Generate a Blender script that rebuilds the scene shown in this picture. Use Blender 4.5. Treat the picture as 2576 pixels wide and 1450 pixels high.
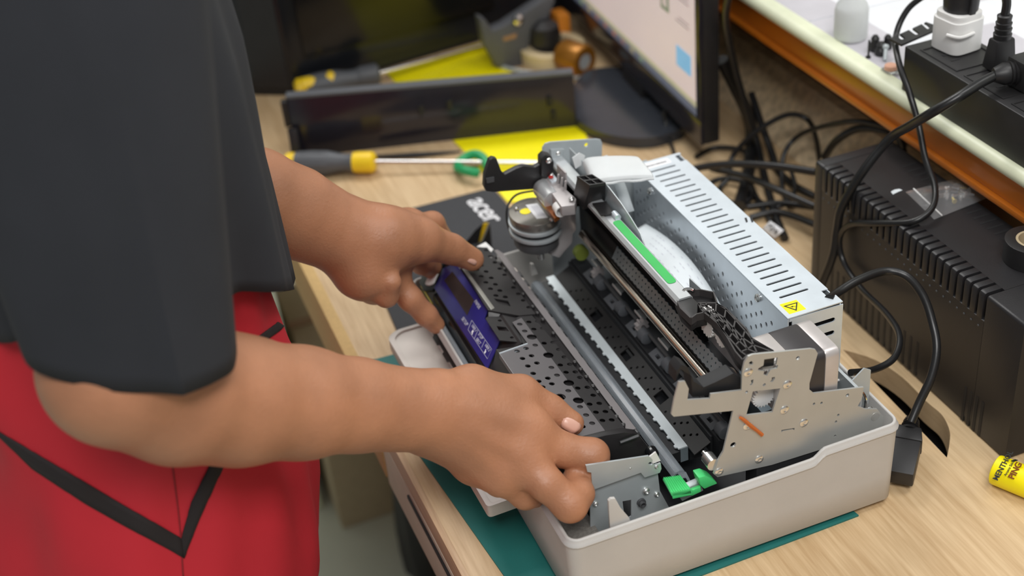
import bpy, bmesh, math, random
import numpy as np
from mathutils import Vector, Matrix
from mathutils.bvhtree import BVHTree
from mathutils.geometry import delaunay_2d_cdt

for _o in list(bpy.data.objects): bpy.data.objects.remove(_o)
scene = bpy.context.scene
COL = scene.collection
random.seed(4)

# ------------------------------------------------------------------ camera
# solved from the vanishing points of the printer case (image taken as 2576 x 1450)
F_PX = 3367.58; CX, CY = 1288.0, 725.0
RC = np.array([[0.92940974, -0.35792897, -0.08991322],
               [-0.27110533, -0.49687011, -0.82439189],
               [0.25039855, 0.79057381, -0.55883237]])
CAM = np.array([-0.2282, -0.6523, 0.7690])
cam_d = bpy.data.cameras.new('camera'); cam = bpy.data.objects.new('camera', cam_d); COL.objects.link(cam)
cam_d.sensor_width = 36; cam_d.lens = F_PX / 2576 * 36
cam.matrix_world = Matrix(((RC[0][0], -RC[1][0], -RC[2][0], CAM[0]), (RC[0][1], -RC[1][1], -RC[2][1], CAM[1]),
                           (RC[0][2], -RC[1][2], -RC[2][2], CAM[2]), (0, 0, 0, 1)))
cam_d.clip_start = 0.02
cam_d.dof.use_dof = True; cam_d.dof.focus_distance = 1.04; cam_d.dof.aperture_fstop = 4.2
scene.camera = cam
# ------------------------------------------------------------------ light
vs = scene.view_settings
vs.view_transform = 'Standard'; vs.look = 'None'; vs.gamma = 1; vs.use_curve_mapping = False
vs.exposure = -0.33
w = bpy.data.worlds.new('room_air'); scene.world = w; w.use_nodes = True
w.node_tree.nodes['Background'].inputs[0].default_value = (0.93, 0.97, 1.0, 1)
w.node_tree.nodes['Background'].inputs[1].default_value = 0.32
def area(name, loc, aim, sx, sy, power, col=(1, 0.985, 0.965)):
    l = bpy.data.lights.new(name, 'AREA'); l.shape = 'RECTANGLE'; l.size = sx; l.size_y = sy; l.energy = power; l.color = col
    o = bpy.data.objects.new(name, l); COL.objects.link(o); o.location = loc
    o.rotation_euler = (Vector(aim) - Vector(loc)).to_track_quat('-Z', 'Y').to_euler(); return o
area('ceiling_panel_light', (-0.30, -1.25, 1.95), (-0.30, -1.25, 0), 1.2, 0.6, 52)
area('ceiling_panel_light', (0.20, 1.6, 1.95), (0.20, 1.6, 0), 1.2, 0.6, 32)
area('ceiling_panel_light', (0.95, -0.15, 1.95), (0.95, -0.15, 0), 1.2, 0.6, 18)

# ------------------------------------------------------------------ pixel helpers
def ray(px, py):
    return RC.T @ np.array([(px - CX) / F_PX, (py - CY) / F_PX, 1.0])
def U(px, py, x=None, y=None, z=None):
    """point on the plane x=, y= or z= that the photograph's pixel looks at"""
    d = ray(px, py)
    if x is not None: t = (x - CAM[0]) / d[0]
    elif y is not None: t = (y - CAM[1]) / d[1]
    else: t = (z - CAM[2]) / d[2]
    return CAM + d * t
def UP(px, py, p0, n):
    d = ray(px, py); n = np.array(n, float)
    return CAM + d * (np.dot(np.array(p0) - CAM, n) / np.dot(d, n))
def UD(px, py, depth):
    return CAM + ray(px, py) * depth

# ------------------------------------------------------------------ materials
MATS = {}
def lin(c):
    if isinstance(c, str): c = [int(c[i:i + 2], 16) / 255 for i in (1, 3, 5)]
    return [(v / 12.92 if v <= .04045 else ((v + .055) / 1.055) ** 2.4) for v in c]
def mat(name, col, rough=.5, metal=0.0, var=0.06, scale=60.0, bump=0.0, bscale=400.0, spec=None, trans=0, alpha=1, emit=0, coat=0, sss=0, ior=None, stretch=None):
    m = bpy.data.materials.new(name); MATS[name] = m; m.use_nodes = True
    nt = m.node_tree; b = nt.nodes['Principled BSDF']; c = lin(col)
    tc = nt.nodes.new('ShaderNodeTexCoord'); mp = nt.nodes.new('ShaderNodeMapping')
    nt.links.new(tc.outputs['Object'], mp.inputs[0])
    if stretch: mp.inputs['Scale'].default_value = stretch
    nz = nt.nodes.new('ShaderNodeTexNoise'); nz.inputs['Scale'].default_value = scale; nz.inputs['Detail'].default_value = 5
    nt.links.new(mp.outputs[0], nz.inputs['Vector'])
    rp = nt.nodes.new('ShaderNodeValToRGB')
    rp.color_ramp.elements[0].position = .3; rp.color_ramp.elements[1].position = .7
    rp.color_ramp.elements[0].color = (*[max(0, v * (1 - var)) for v in c], 1)
    rp.color_ramp.elements[1].color = (*[min(1, v * (1 + var)) for v in c], 1)
    nt.links.new(nz.outputs['Fac'], rp.inputs[0]); nt.links.new(rp.outputs[0], b.inputs['Base Color'])
    b.inputs['Roughness'].default_value = rough; b.inputs['Metallic'].default_value = metal
    if spec is not None: b.inputs['Specular IOR Level'].default_value = spec
    if trans: b.inputs['Transmission Weight'].default_value = trans
    if ior: b.inputs['IOR'].default_value = ior
    if alpha < 1: b.inputs['Alpha'].default_value = alpha
    if coat: b.inputs['Coat Weight'].default_value = coat; b.inputs['Coat Roughness'].default_value = .12
    if emit:
        nt.links.new(rp.outputs[0], b.inputs['Emission Color']); b.inputs['Emission Strength'].default_value = emit
    if sss:
        b.inputs['Subsurface Weight'].default_value = sss; b.inputs['Subsurface Radius'].default_value = (.008, .003, .0015); b.inputs['Subsurface Scale'].default_value = 1
    if bump:
        n2 = nt.nodes.new('ShaderNodeTexNoise'); n2.inputs['Scale'].default_value = bscale; n2.inputs['Detail'].default_value = 3
        nt.links.new(mp.outputs[0], n2.inputs['Vector'])
        bp = nt.nodes.new('ShaderNodeBump'); bp.inputs['Strength'].default_value = bump; bp.inputs['Distance'].default_value = .001
        nt.links.new(n2.outputs['Fac'], bp.inputs['Height']); nt.links.new(bp.outputs[0], b.inputs['Normal'])
    return m
def wood(name, c1, c2, along='y', rough=.45, sc=14):
    m = bpy.data.materials.new(name); MATS[name] = m; m.use_nodes = True
    nt = m.node_tree; b = nt.nodes['Principled BSDF']
    tc = nt.nodes.new('ShaderNodeTexCoord'); mp = nt.nodes.new('ShaderNodeMapping')
    nt.links.new(tc.outputs['Object'], mp.inputs[0])
    mp.inputs['Scale'].default_value = {'y': (1, .06, 1), 'x': (.06, 1, 1)}[along]
    a = nt.nodes.new('ShaderNodeTexNoise'); a.inputs['Scale'].default_value = sc; a.inputs['Detail'].default_value = 6; a.inputs['Distortion'].default_value = .6
    f = nt.nodes.new('ShaderNodeTexNoise'); f.inputs['Scale'].default_value = sc * 22; f.inputs['Detail'].default_value = 3
    nt.links.new(mp.outputs[0], a.inputs['Vector']); nt.links.new(mp.outputs[0], f.inputs['Vector'])
    mx = nt.nodes.new('ShaderNodeMath'); mx.operation = 'MULTIPLY_ADD'; mx.inputs[1].default_value = .55
    nt.links.new(f.outputs['Fac'], mx.inputs[0]); 
    m2 = nt.nodes.new('ShaderNodeMath'); m2.operation = 'MULTIPLY'; m2.inputs[1].default_value = .55
    nt.links.new(a.outputs['Fac'], m2.inputs[0]); nt.links.new(m2.outputs[0], mx.inputs[2])
    rp = nt.nodes.new('ShaderNodeValToRGB'); rp.color_ramp.elements[0].position = .38; rp.color_ramp.elements[1].position = .7
    rp.color_ramp.elements[0].color = (*lin(c1), 1); rp.color_ramp.elements[1].color = (*lin(c2), 1)
    nt.links.new(mx.outputs[0], rp.inputs[0]); nt.links.new(rp.outputs[0], b.inputs['Base Color'])
    b.inputs['Roughness'].default_value = rough
    return m

# ------------------------------------------------------------------ mesh building
class MB:
    def __init__(s): s.v = []; s.f = []
    def add(s, v, f):
        o = len(s.v); s.v += [tuple(map(float, p)) for p in v]; s.f += [tuple(o + i for i in q) for q in f]; return s
    def box(s, x0, x1, y0, y1, z0, z1):
        v = [(x, y, z) for z in (z0, z1) for y in (y0, y1) for x in (x0, x1)]
        return s.add(v, [(0, 2, 3, 1), (4, 5, 7, 6), (0, 1, 5, 4), (2, 6, 7, 3), (0, 4, 6, 2), (1, 3, 7, 5)])
    def hexa(s, b, t):      # four bottom and four top corners, same order
        n = len(b)
        return s.add(list(b) + list(t), [tuple(range(n))[::-1], tuple(range(n, 2 * n))] + [(i, (i + 1) % n, n + (i + 1) % n, n + i) for i in range(n)])
    def cyl(s, a, b, r0, r1=None, n=16, caps=True):
        r1 = r0 if r1 is None else r1
        a, b = Vector(a), Vector(b); d = (b - a).normalized()
        u = d.orthogonal().normalized(); w_ = d.cross(u)
        v = []
        for c, r in ((a, r0), (b, r1)):
            for i in range(n):
                t = 2 * math.pi * i / n; v.append(c + (u * math.cos(t) + w_ * math.sin(t)) * r)
        f = [(i, (i + 1) % n, n + (i + 1) % n, n + i) for i in range(n)]
        if caps: f += [tuple(range(n))[::-1], tuple(range(n, 2 * n))]
        return s.add(v, f)
    def lathe(s, a, axis, prof, n=24, up=None, close=True):      # prof: (distance along axis, radius)
        a = Vector(a); d = Vector(axis).normalized(); u = Vector(up) if up else d.orthogonal(); u = (u - d * u.dot(d)).normalized(); w_ = d.cross(u)
        v = []
        for h, r in prof:
            for i in range(n):
                t = 2 * math.pi * i / n; v.append(a + d * h + (u * math.cos(t) + w_ * math.sin(t)) * max(r, 1e-5))
        f = [(k * n + i, k * n + (i + 1) % n, (k + 1) * n + (i + 1) % n, (k + 1) * n + i) for k in range(len(prof) - 1) for i in range(n)]
        if close: f += [tuple(range(n))[::-1], tuple(range((len(prof) - 1) * n, len(prof) * n))]
        return s.add(v, f)
    def tube(s, pts, r, n=10, sub=6, smooth=True, caps=True):
        P = [Vector(p) for p in pts]
        rs = r if isinstance(r, (list, tuple)) else [r] * len(P)
        if smooth and len(P) > 2: P, rs = catmull(P, rs, sub)
        T = [(P[min(i + 1, len(P) - 1)] - P[max(i - 1, 0)]).normalized() for i in range(len(P))]
        u = T[0].orthogonal().normalized(); v = []
        for i, p in enumerate(P):
            u = (u - T[i] * u.dot(T[i])).normalized(); w_ = T[i].cross(u)
            for k in range(n):
                t = 2 * math.pi * k / n; v.append(p + (u * math.cos(t) + w_ * math.sin(t)) * rs[i])
        f = [(k * n + i, k * n + (i + 1) % n, (k + 1) * n + (i + 1) % n, (k + 1) * n + i) for k in range(len(P) - 1) for i in range(n)]
        if caps: f += [tuple(range(n))[::-1], tuple(range((len(P) - 1) * n, len(P) * n))]
        return s.add(v, f)
    def prism(s, loop, d, holes=()):     # planar 3-D loop (and holes) pushed out along d
        loops = [[Vector(p) for p in loop]] + [[Vector(p) for p in h] for h in holes]; d = Vector(d)
        nl = Vector((0, 0, 0)); L0 = loops[0]
        for i, p in enumerate(L0): nl += (p - L0[0]).cross(L0[(i + 1) % len(L0)] - L0[0])
        nl.normalize(); u = nl.orthogonal().normalized(); w_ = nl.cross(u); o = L0[0]
        v2, ed = [], []
        for l in loops:
            k, b0 = len(l), len(v2); v2 += [Vector(((p - o).dot(u) * 1000, (p - o).dot(w_) * 1000)) for p in l]; ed += [(b0 + i, b0 + (i + 1) % k) for i in range(k)]
        flat = [p for l in loops for p in l]
        V2, _, tris, ov, _, _ = delaunay_2d_cdt(v2, ed, [], 0, 1e-6)
        E2 = []; b0 = 0
        for l in loops: q = np.array([tuple(p) for p in v2[b0:b0 + len(l)]]); E2.append((q, np.roll(q, -1, 0), q.min(0), q.max(0))); b0 += len(l)
        def within(c, L):
            a, b, lo, hi = L
            if (c < lo).any() or (c > hi).any(): return False
            m = (a[:, 1] > c[1]) != (b[:, 1] > c[1])
            x = a[m, 0] + (c[1] - a[m, 1]) / (b[m, 1] - a[m, 1]) * (b[m, 0] - a[m, 0]); return (x > c[0]).sum() % 2 == 1
        keep = []
        for t in tris:
            c = np.array([tuple(V2[i]) for i in t]).mean(0)
            if within(c, E2[0]) and not any(within(c, L) for L in E2[1:]): keep.append(t)
        tris = keep
        V = [flat[q[0]] if q else o + u * (p.x / 1000) + w_ * (p.y / 1000) for p, q in zip(V2, ov)]
        n = len(V); f = []; cnt = {}
        flip = nl.dot(d) > 0
        for t in tris:
            t = tuple(t); f.append(t[::-1] if flip else t); f.append(tuple(n + i for i in (t if flip else t[::-1])))
            for i in range(len(t)):
                e = (t[i], t[(i + 1) % len(t)]); cnt[e] = cnt.get(e, 0) + 1
        f += [(a, b, n + b, n + a) for (a, b) in cnt if (b, a) not in cnt]
        return s.add(V + [p + d for p in V], f)
    def grid(s, rows, closed=False):
        nr, nc = len(rows), len(rows[0]); v = [p for r in rows for p in r]
        f = [(i * nc + j, i * nc + (j + 1) % nc, (i + 1) * nc + (j + 1) % nc, (i + 1) * nc + j) for i in range(nr - 1) for j in range(nc if closed else nc - 1)]
        return s.add(v, f)
    def build(s, name, m, parent=None, bevel=0, ang=35, seg=2, label=None, solid=0, sub=0, kind=None):
        V = np.array(s.v)
        c = (V.min(0) + V.max(0)) / 2; c[2] = V[:, 2].min()
        me = bpy.data.meshes.new(name); me.from_pydata([tuple(p) for p in V - c], [], s.f)
        bm = bmesh.new(); bm.from_mesh(me)
        bmesh.ops.remove_doubles(bm, verts=bm.verts, dist=1e-6)
        bmesh.ops.recalc_face_normals(bm, faces=bm.faces)
        if bevel:
            ed = [e for e in bm.edges if len(e.link_faces) == 2 and e.calc_face_angle(0) > .6]
            bmesh.ops.bevel(bm, geom=ed, offset=bevel, segments=seg, affect='EDGES', profile=.6, clamp_overlap=True)
        bm.to_mesh(me); bm.free()
        for p in me.polygons: p.use_smooth = True
        me.set_sharp_from_angle(angle=math.radians(ang))
        me.materials.append(m if not isinstance(m, str) else MATS[m])
        o = bpy.data.objects.new(name, me); COL.objects.link(o); place(o, c, parent)
        if solid:
            q = o.modifiers.new('thickness', 'SOLIDIFY'); q.thickness = solid; q.offset = 0
        if sub:
            q = o.modifiers.new('smooth', 'SUBSURF'); q.levels = sub; q.render_levels = sub
        if label: o['label'] = label
        if kind: o['kind'] = kind
        return o
WORLD = {}
def place(o, c, parent=None):
    WORLD[o] = np.array(c, float)
    if parent is not None: o.parent = parent; o.location = WORLD[o] - WORLD[parent]
    else: o.location = c
def catmull(P, rs, sub):
    Q, R_ = [], []
    for i in range(len(P) - 1):
        p0, p1, p2, p3 = P[max(i - 1, 0)], P[i], P[i + 1], P[min(i + 2, len(P) - 1)]
        for k in range(sub):
            t = k / sub
            Q.append(.5 * ((2 * p1) + (p2 - p0) * t + (2 * p0 - 5 * p1 + 4 * p2 - p3) * t * t + (3 * p1 - p0 - 3 * p2 + p3) * t ** 3))
            R_.append(rs[i] * (1 - t) + rs[i + 1] * t)
    Q.append(P[-1]); R_.append(rs[-1]); return Q, R_
def thing(name, label, cat, loc, group=None, kind=None):
    o = bpy.data.objects.new(name, None); COL.objects.link(o); o.empty_display_size = .02; place(o, loc)
    return tag(o, label, cat, group, kind)
def tag(o, label, cat, group=None, kind=None):
    o['label'] = label; o['category'] = cat
    if group: o['group'] = group
    if kind: o['kind'] = kind
    return o
def copy_tree(src, delta, parent=None):
    c = src.copy(); COL.objects.link(c); WORLD[c] = WORLD[src] + np.array(delta)
    c.parent = parent; c.location = WORLD[c] - (WORLD[parent] if parent else 0)
    for ch in list(src.children): copy_tree(ch, delta, c)
    return c
def circ(c, r, u, v, n=12, ry=None):
    c, u, v = np.array(c), np.array(u), np.array(v); ry = ry or r
    return [c + u * r * math.cos(2 * math.pi * i / n) + v * ry * math.sin(2 * math.pi * i / n) for i in range(n)]
def rounded(pts, r, n=4):
    """round the corners of a planar loop; r is one radius or one for each corner"""
    out = []; k = len(pts); pts = [np.array(p, float) for p in pts]
    for i, p in enumerate(pts):
        rr = r[i] if isinstance(r, (list, tuple)) else r
        a, b = pts[i - 1] - p, pts[(i + 1) % k] - p; la, lb = np.linalg.norm(a), np.linalg.norm(b)
        q = min(rr, la * .45, lb * .45)
        if q <= 0: out.append(p); continue
        A, B = p + a / la * q, p + b / lb * q
        for j in range(n + 1):
            t = j / n; out.append(A * (1 - t) ** 2 + p * 2 * t * (1 - t) + B * t * t)
    return out
def text(name, s, size, p, xdir, ydir, m, parent=None, depth=.0002, align='CENTER', shear=0, spacing=1, bold=0):
    cu = bpy.data.curves.new(name, 'FONT'); cu.body = s; cu.size = size; cu.align_x = align; cu.align_y = 'CENTER'; cu.extrude = depth; cu.shear = shear; cu.space_character = spacing; cu.offset = bold
    t = bpy.data.objects.new(name + '_curve', cu); COL.objects.link(t)
    dg = bpy.context.evaluated_depsgraph_get(); me = bpy.data.meshes.new_from_object(t.evaluated_get(dg)); bpy.data.objects.remove(t)
    xd = Vector(xdir).normalized(); yd = Vector(ydir); yd = (yd - xd * yd.dot(xd)).normalized(); zd = xd.cross(yd)
    M = Matrix((xd, yd, zd)).transposed()
    for v in me.vertices: v.co = M @ v.co
    me.materials.clear(); me.materials.append(MATS[m]); me.name = name
    o = bpy.data.objects.new(name, me); COL.objects.link(o); place(o, p, parent); return o
def pan_screw(name, c, axis, r, m='screw', parent=None, h=None):
    """pan-head cross screw: dome with a recessed cross"""
    h = h or r * .7; a = Vector(axis).normalized()
    b = MB().lathe(c, a, [(0, r), (h * .45, r), (h * .8, r * .8), (h, r * .45), (h * .55, r * .16), (h * .5, 0)], 14, close=False)
    u = a.orthogonal().normalized(); w_ = a.cross(u)
    o = b.build(name, m, parent)
    return o
# ------------------------------------------------------------------ material library
mat('case_plastic', '#c2bfbb', .5, var=.03, scale=25, bump=.12, bscale=1500)
mat('tray_plastic', '#c9c2bb', .45, var=.08, scale=18, bump=.05, bscale=1200)
mat('galvanised', '#dde6ee', .36, .45, var=.05, scale=45)
mat('plate_steel', '#b9bab7', .42, .45, var=.04, scale=35, bump=.03)
mat('grey_steel', '#b9c0c3', .42, .35, var=.06, scale=35)
mat('chrome', '#e9e6e2', .12, 1, var=.02)
mat('rod_steel', '#efe2d4', .2, 1, var=.05, scale=40)
mat('screw', '#e4e4e2', .22, .9, var=.03)
mat('black_plastic', '#212021', .45, var=.1, scale=80, bump=.05)
mat('black_matte', '#1d1d1f', .6, var=.1)
mat('black_gloss', '#141517', .18, var=.05)
mat('dark_grey', '#4a4b4d', .45, var=.06)
mat('die_cast', '#b3aeae', .45, .35, var=.05, scale=90, bump=.05)
mat('perf_grey', '#6c696b', .4, .35, var=.05, scale=30)
mat('blue_film', '#2c2872', .28, var=.05, scale=20)
mat('white_plastic', '#e9e8e6', .4, var=.02)
mat('white_print', '#f2f2f5', .6, var=.02)
mat('grey_print', '#b9b8c6', .6, var=.02)
mat('green_plastic', '#4fd67c', .4, var=.04)
mat('green_label', '#35b557', .45, var=.04)
mat('yellow_label', '#ffee00', .45, var=.01)
mat('yellow_sheet', '#fff000', .4, var=.03, scale=120, bump=.5, bscale=160)
mat('yellow_plastic', '#f6cf1f', .4, var=.03)
mat('white_cable', '#dfe6ea', .4, var=.03)
mat('cream_trim', '#dfe3c6', .35, var=.03)
mat('orange_paint', '#b9671a', .3, var=.12, scale=12, coat=.3)
mat('tan_board', '#a27e58', .6, var=.15, scale=14)
mat('chipboard', '#dcc6a3', .85, var=.28, scale=110, bump=1.0, bscale=220)
mat('mdf_edge', '#cba96f', .7, var=.08, scale=200, bump=.1)
mat('fascia_beige', '#cbc3b0', .5, var=.03)
mat('teal_mat', '#1f6f6a', .6, var=.06, scale=30, bump=.06)
mat('mouse_pad', '#3c3d40', .8, var=.08, scale=300, bump=.15)
mat('cable_rubber', '#1b1b1c', .35, var=.08, bump=.04)
mat('cable_orange', '#e08a2a', .45)
mat('ups_case', '#232224', .42, var=.06, scale=50, bump=.08, bscale=900)
mat('tile_face', '#e9ebf0', .25, var=.02)
mat('tile_grey', '#c6c3ca', .25, var=.03)
mat('grout', '#a9aaa8', .8)
mat('floor_tile', '#c9ccb9', .3, var=.05, scale=6)
mat('wall_paint', '#d9dad2', .8, var=.03)
mat('cardboard', '#b9a888', .8, var=.05)
mat('eraser_pink', '#e7b196', .6, var=.05)
mat('clear_plastic', '#f3f6f8', .12, trans=.92, ior=1.3, var=.01)
mat('frosted_film', '#f2f5f6', .4, trans=.35, ior=1.2, var=.02)
mat('bottle_plastic', '#e6e9e8', .45, trans=.25, ior=1.2, var=.02)
mat('copper_label', '#8b4f23', .3, .5)
mat('amber', '#a06a22', .35, .5)
mat('tool_grey', '#56585c', .5, var=.05)
mat('green_tool', '#1f9a5c', .45)
wood('desk_oak', '#bb9b72', '#d9bd95', 'y')
wood('edge_oak', '#b99876', '#d6b894', 'y', sc=20)

# ------------------------------------------------------------------ floor and walls
FZ = -0.75
fl = MB().box(-2.2, 1.6, -2.0, 2.2, FZ - .05, FZ - .006).build('floor', 'grout'); fl['kind'] = 'structure'
tile0 = None
for i in range(8):
    for j in range(9):
        x, y = -2.15 + i * .46, -1.95 + j * .46
        if tile0 is None:
            tile0 = MB().box(x, x + .455, y, y + .455, FZ - .008, FZ).build('tile', 'floor_tile', fl, bevel=.002); t0 = (x, y)
        else: copy_tree(tile0, (x - t0[0], y - t0[1], 0), fl)
wb = MB().box(-2.2, 1.6, 2.2, 2.28, FZ, 1.9).build('wall_back', 'wall_paint'); wb['kind'] = 'structure'
wr = MB().box(1.6, 1.68, -2.0, 2.2, FZ, 1.9).build('wall_right', 'wall_paint'); wr['kind'] = 'structure'

# ------------------------------------------------------------------ desk
desk = thing('desk', 'light oak desk with a beige drawer front under the opened printer', 'desk', (.26, .5, FZ))
def hole_pts():
    a = [U(*p, z=0) for p in ((2120, 880), (2200, 905), (2270, 950), (2330, 1010), (2370, 1045), (2389, 1085), (2388, 1120), (2382, 1152))]
    P = []
    Q, _ = catmull([Vector(p) for p in a], [0] * len(a), 4)
    return [tuple(q) for q in Q]
TOP = [(-.070, .33, 0), (-.0745, 1.45, 0), (.62, 1.45, 0), (.62, -.60, 0), (-.047, -.60, 0), (-.0665, .26, 0)]
MB().prism(TOP, (0, 0, -.024), [hole_pts()]).build('desk_top', 'desk_oak', desk, ang=30)
# near unit: light edge band and beige fascia with drawer; far unit: raw board apron
def strip(x0a, x0b, y0, y1, z0, z1, t, name, m, **k):
    return MB().hexa([(x0a, y0, z0), (x0a + t, y0, z0), (x0b + t, y1, z0), (x0b, y1, z0)], [(x0a, y0, z1), (x0a + t, y0, z1), (x0b + t, y1, z1), (x0b, y1, z1)]).build(name, m, desk, **k)
strip(-.0485, -.0685, -.60, .30, -.024, .0004, .006, 'edge_band', 'edge_oak', bevel=.001)
strip(-.0490, -.0690, -.60, .30, -.082, -.024, .016, 'fascia', 'fascia_beige', bevel=.001)
dr = strip(-.0500, -.0655, -.60, .150, -.080, -.034, .01, 'drawer_front', 'fascia_beige', bevel=.0015)
strip(-.0515, -.0690, -.60, .22, -.034, -.030, .012, 'shadow_gap', 'black_matte')
strip(-.0705, -.0750, .30, 1.45, -.074, .0004, .012, 'apron', 'mdf_edge', bevel=.001)
MB().box(.30, .42, -.02, .24, -.16, -.05).build('hole_darkener', 'black_matte', desk)  # black box added under the cutout so the hole stays dark
MB().box(.585, .605, -.60, 1.45, FZ, -.024).build('back_panel', 'fascia_beige', desk)
MB().box(.06, .585, -.60, -.58, FZ, -.024).build('side_panel', 'fascia_beige', desk)
MB().box(.10, .585, 1.40, 1.42, FZ, -.024).build('side_panel', 'fascia_beige', desk)
MB().box(-.03, .585, -.58, .16, -.17, -.082).build('drawer_box', 'fascia_beige', desk)

# things on the floor, seen past the desk edge
cb = thing('cardboard_box', 'plain brown cardboard box standing on the floor tiles under the desk', 'box', (.05, 1.08, FZ))
MB().box(-.045, .12, .975, 1.20, FZ, FZ + .34).build('carton', 'cardboard', cb, bevel=.003)
MB().box(-.047, .122, 1.075, 1.095, FZ + .3405, FZ + .3412).build('packing_tape', 'tan_board', cb)
wp = MB().box(-.075, -.062, 1.04, 1.35, FZ, FZ + .40).build('board', 'cream_trim', bevel=.002); tag(wp, 'thin pale board leaning upright beside the cardboard box', 'board')
bg = []
for k in range(9):
    z = FZ + .30 * k / 8; s_ = 1 + .10 * math.sin(k * .9)
    bg.append([(.050 + (.026 + .005 * math.sin(5 * a + k * .4)) * s_ * math.cos(a), .83 + .05 * s_ * math.sin(a), z) for a in [2 * math.pi * i / 40 for i in range(40)]])
b_ = MB().grid(bg, True); n0 = len(b_.v); b_.f.append(tuple(range(40))[::-1]); b_.f.append(tuple(range(n0 - 40, n0)))
tag(b_.build('trash_bag', 'black_plastic', ang=60), 'black folded plastic bag standing on the floor below the drawer', 'bag')
gc = thing('storage_cabinet', 'tall grey metal cabinet behind the desk beyond the red shorts', 'cabinet', (-.25, 1.85, FZ))
MB().box(-.55, -.02, 1.72, 2.1, FZ, FZ + 1.0).build('body', 'wall_paint', gc, bevel=.004)
MB().box(-.54, -.29, 1.708, 1.72, FZ + .03, FZ + .97).build('door', 'wall_paint', gc, bevel=.003)
MB().box(-.28, -.03, 1.708, 1.72, FZ + .03, FZ + .97).build('door', 'wall_paint', gc, bevel=.003)

# ------------------------------------------------------------------ raised tiled counter behind
CZ = .200
ctr = thing('tiled_counter', 'raised counter of pale tiles with a cream edge strip and orange fascia', 'counter', (.9, .5, FZ))
MB().box(.466, 1.35, -.60, 1.45, CZ - .035, CZ - .012).build('slab', 'grout', ctr)
MB().box(.463, .475, -.60, 1.45, CZ - .040, CZ - .012).build('fascia', 'orange_paint', ctr, bevel=.002)
MB().box(.458, .470, -.60, 1.45, CZ - .046, CZ - .040).build('fascia_lip', 'orange_paint', ctr, bevel=.002)
pf = [(.4535 + .0075 - .0085 * math.sin(t), CZ - .006 + .0075 * math.cos(t)) for t in [math.pi * i / 10 for i in range(11)]]
pf += [(.470, CZ - .0135), (.470, CZ + .0015)]
MB().prism([(x, -.60, z) for x, z in pf], (0, 2.05, 0)).build('edge_trim', 'cream_trim', ctr)
MB().box(.60, .62, -.60, 1.45, .0005, CZ - .035).build('back_board', 'tan_board', ctr)
yj = U(2015, 60, z=CZ)[1]
TS = .30; n_ = 5; cell = TS / 6
def ctile(x0, y0, x1):
    g = MB().box(x0, x1, y0 + .001, y0 + TS - .001, CZ - .012, CZ).build('tile', 'tile_face', ctr, bevel=.0006)
    p = MB()
    for a in range(int((x1 - x0) / cell + .5)):
        for b in range(6):
            if (a * 7 + b * 3 + (a * b) % 5) % 3 == 0:
                xx, yy = x0 + a * cell, y0 + .001 + b * cell
                p.add([(xx, yy, CZ + .0001), (min(xx + cell, x1), yy, CZ + .0001), (min(xx + cell, x1), min(yy + cell, y0 + TS - .001), CZ + .0001), (xx, min(yy + cell, y0 + TS - .001), CZ + .0001)], [(0, 1, 2, 3)])
    p.build('printed_squares', 'tile_grey', g)
for j in range(-3, 4):
    y0 = yj + j * TS
    for (x0, x1) in ((.4715, .7715), (.7735, 1.0735), (1.0755, 1.35)): ctile(x0, y0, x1)
# chipboard leaning at the back of the desk
tag(MB().hexa([(.500, .30, 0), (.516, .30, 0), (.516, 1.25, 0), (.500, 1.25, 0)], [(.545, .30, .062), (.561, .30, .062), (.561, 1.25, .062), (.545, 1.25, .062)]).build('chipboard_panel', 'chipboard', bevel=.0015),
    'rough raw chipboard strip leaning at the back of the desk behind cables', 'board')
# ------------------------------------------------------------------ printer
pr = thing('printer', 'opened beige printer with its steel chassis and mechanism exposed on a teal mat', 'printer', (.139, .19, .0015))
tag(MB().hexa([tuple(U(*p, z=0)) for p in ((895, 920), (1372, 1600), (2160, 1300), (1500, 760))], [tuple(U(*p, z=0) + np.array([0, 0, .0015])) for p in ((895, 920), (1372, 1600), (2160, 1300), (1500, 760))]).build('cutting_mat', 'teal_mat'),
    'teal green cutting mat lying on the desk under the printer', 'mat')
W_, L_ = .2785, .386
LIP, LIP2 = .0775, .0848       # rim height at the front, and behind the step
def rim_z(x):
    t = min(max((x - .200) / .012, 0), 1); t = t * t * (3 - 2 * t); return LIP + (LIP2 - LIP) * t
def case_ring(off, dz, full=None):
    """outline of the case rim, inset by off; height follows the step"""
    r = .010; P = []
    cs = [(W_ - r, L_ - r, 0), (r, L_ - r, 90), (r, r, 180), (W_ - r, r, 270)]
    for cx, cy, a0 in cs:
        for k in range(6):
            a = math.radians(a0 + 18 * k); P.append((cx + (r - off) * math.cos(a), cy + (r - off) * math.sin(a)))
        nx = {0: (r, L_), 90: (0, r), 180: (W_ - r, 0), 270: (W_, L_ - r)}[a0]
        if a0 in (0, 180):
            y = L_ - off if a0 == 0 else off
            xs = [.24, .22, .214, .211, .208, .205, .202, .199, .19, .15, .1, .05]
            P += [(x, y) for x in (xs if a0 == 0 else xs[::-1])]
    return [(x, y, (full if full is not None else rim_z(x) + dz)) for x, y in P]
cz0 = .004
rows = [case_ring(.004, 0, cz0), case_ring(.0012, 0, cz0 + .003), case_ring(.0008, 0, cz0 + .03), case_ring(-.0002, -.0072), case_ring(-.0016, -.0062), case_ring(-.0016, -.0052), case_ring(-.0002, -.0040), case_ring(.0004, -.0012), case_ring(.0010, -.0002), case_ring(.0018, 0), case_ring(.0028, -.0003), case_ring(.0032, -.0012), case_ring(.0036, 0, .010), case_ring(.006, 0, .008)]
b = MB().grid(rows, True); n = len(rows[0]); k = len(b.v)
b.f.append(tuple(range(n))[::-1]); b.f.append(tuple(range(k - n, k)))
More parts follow.
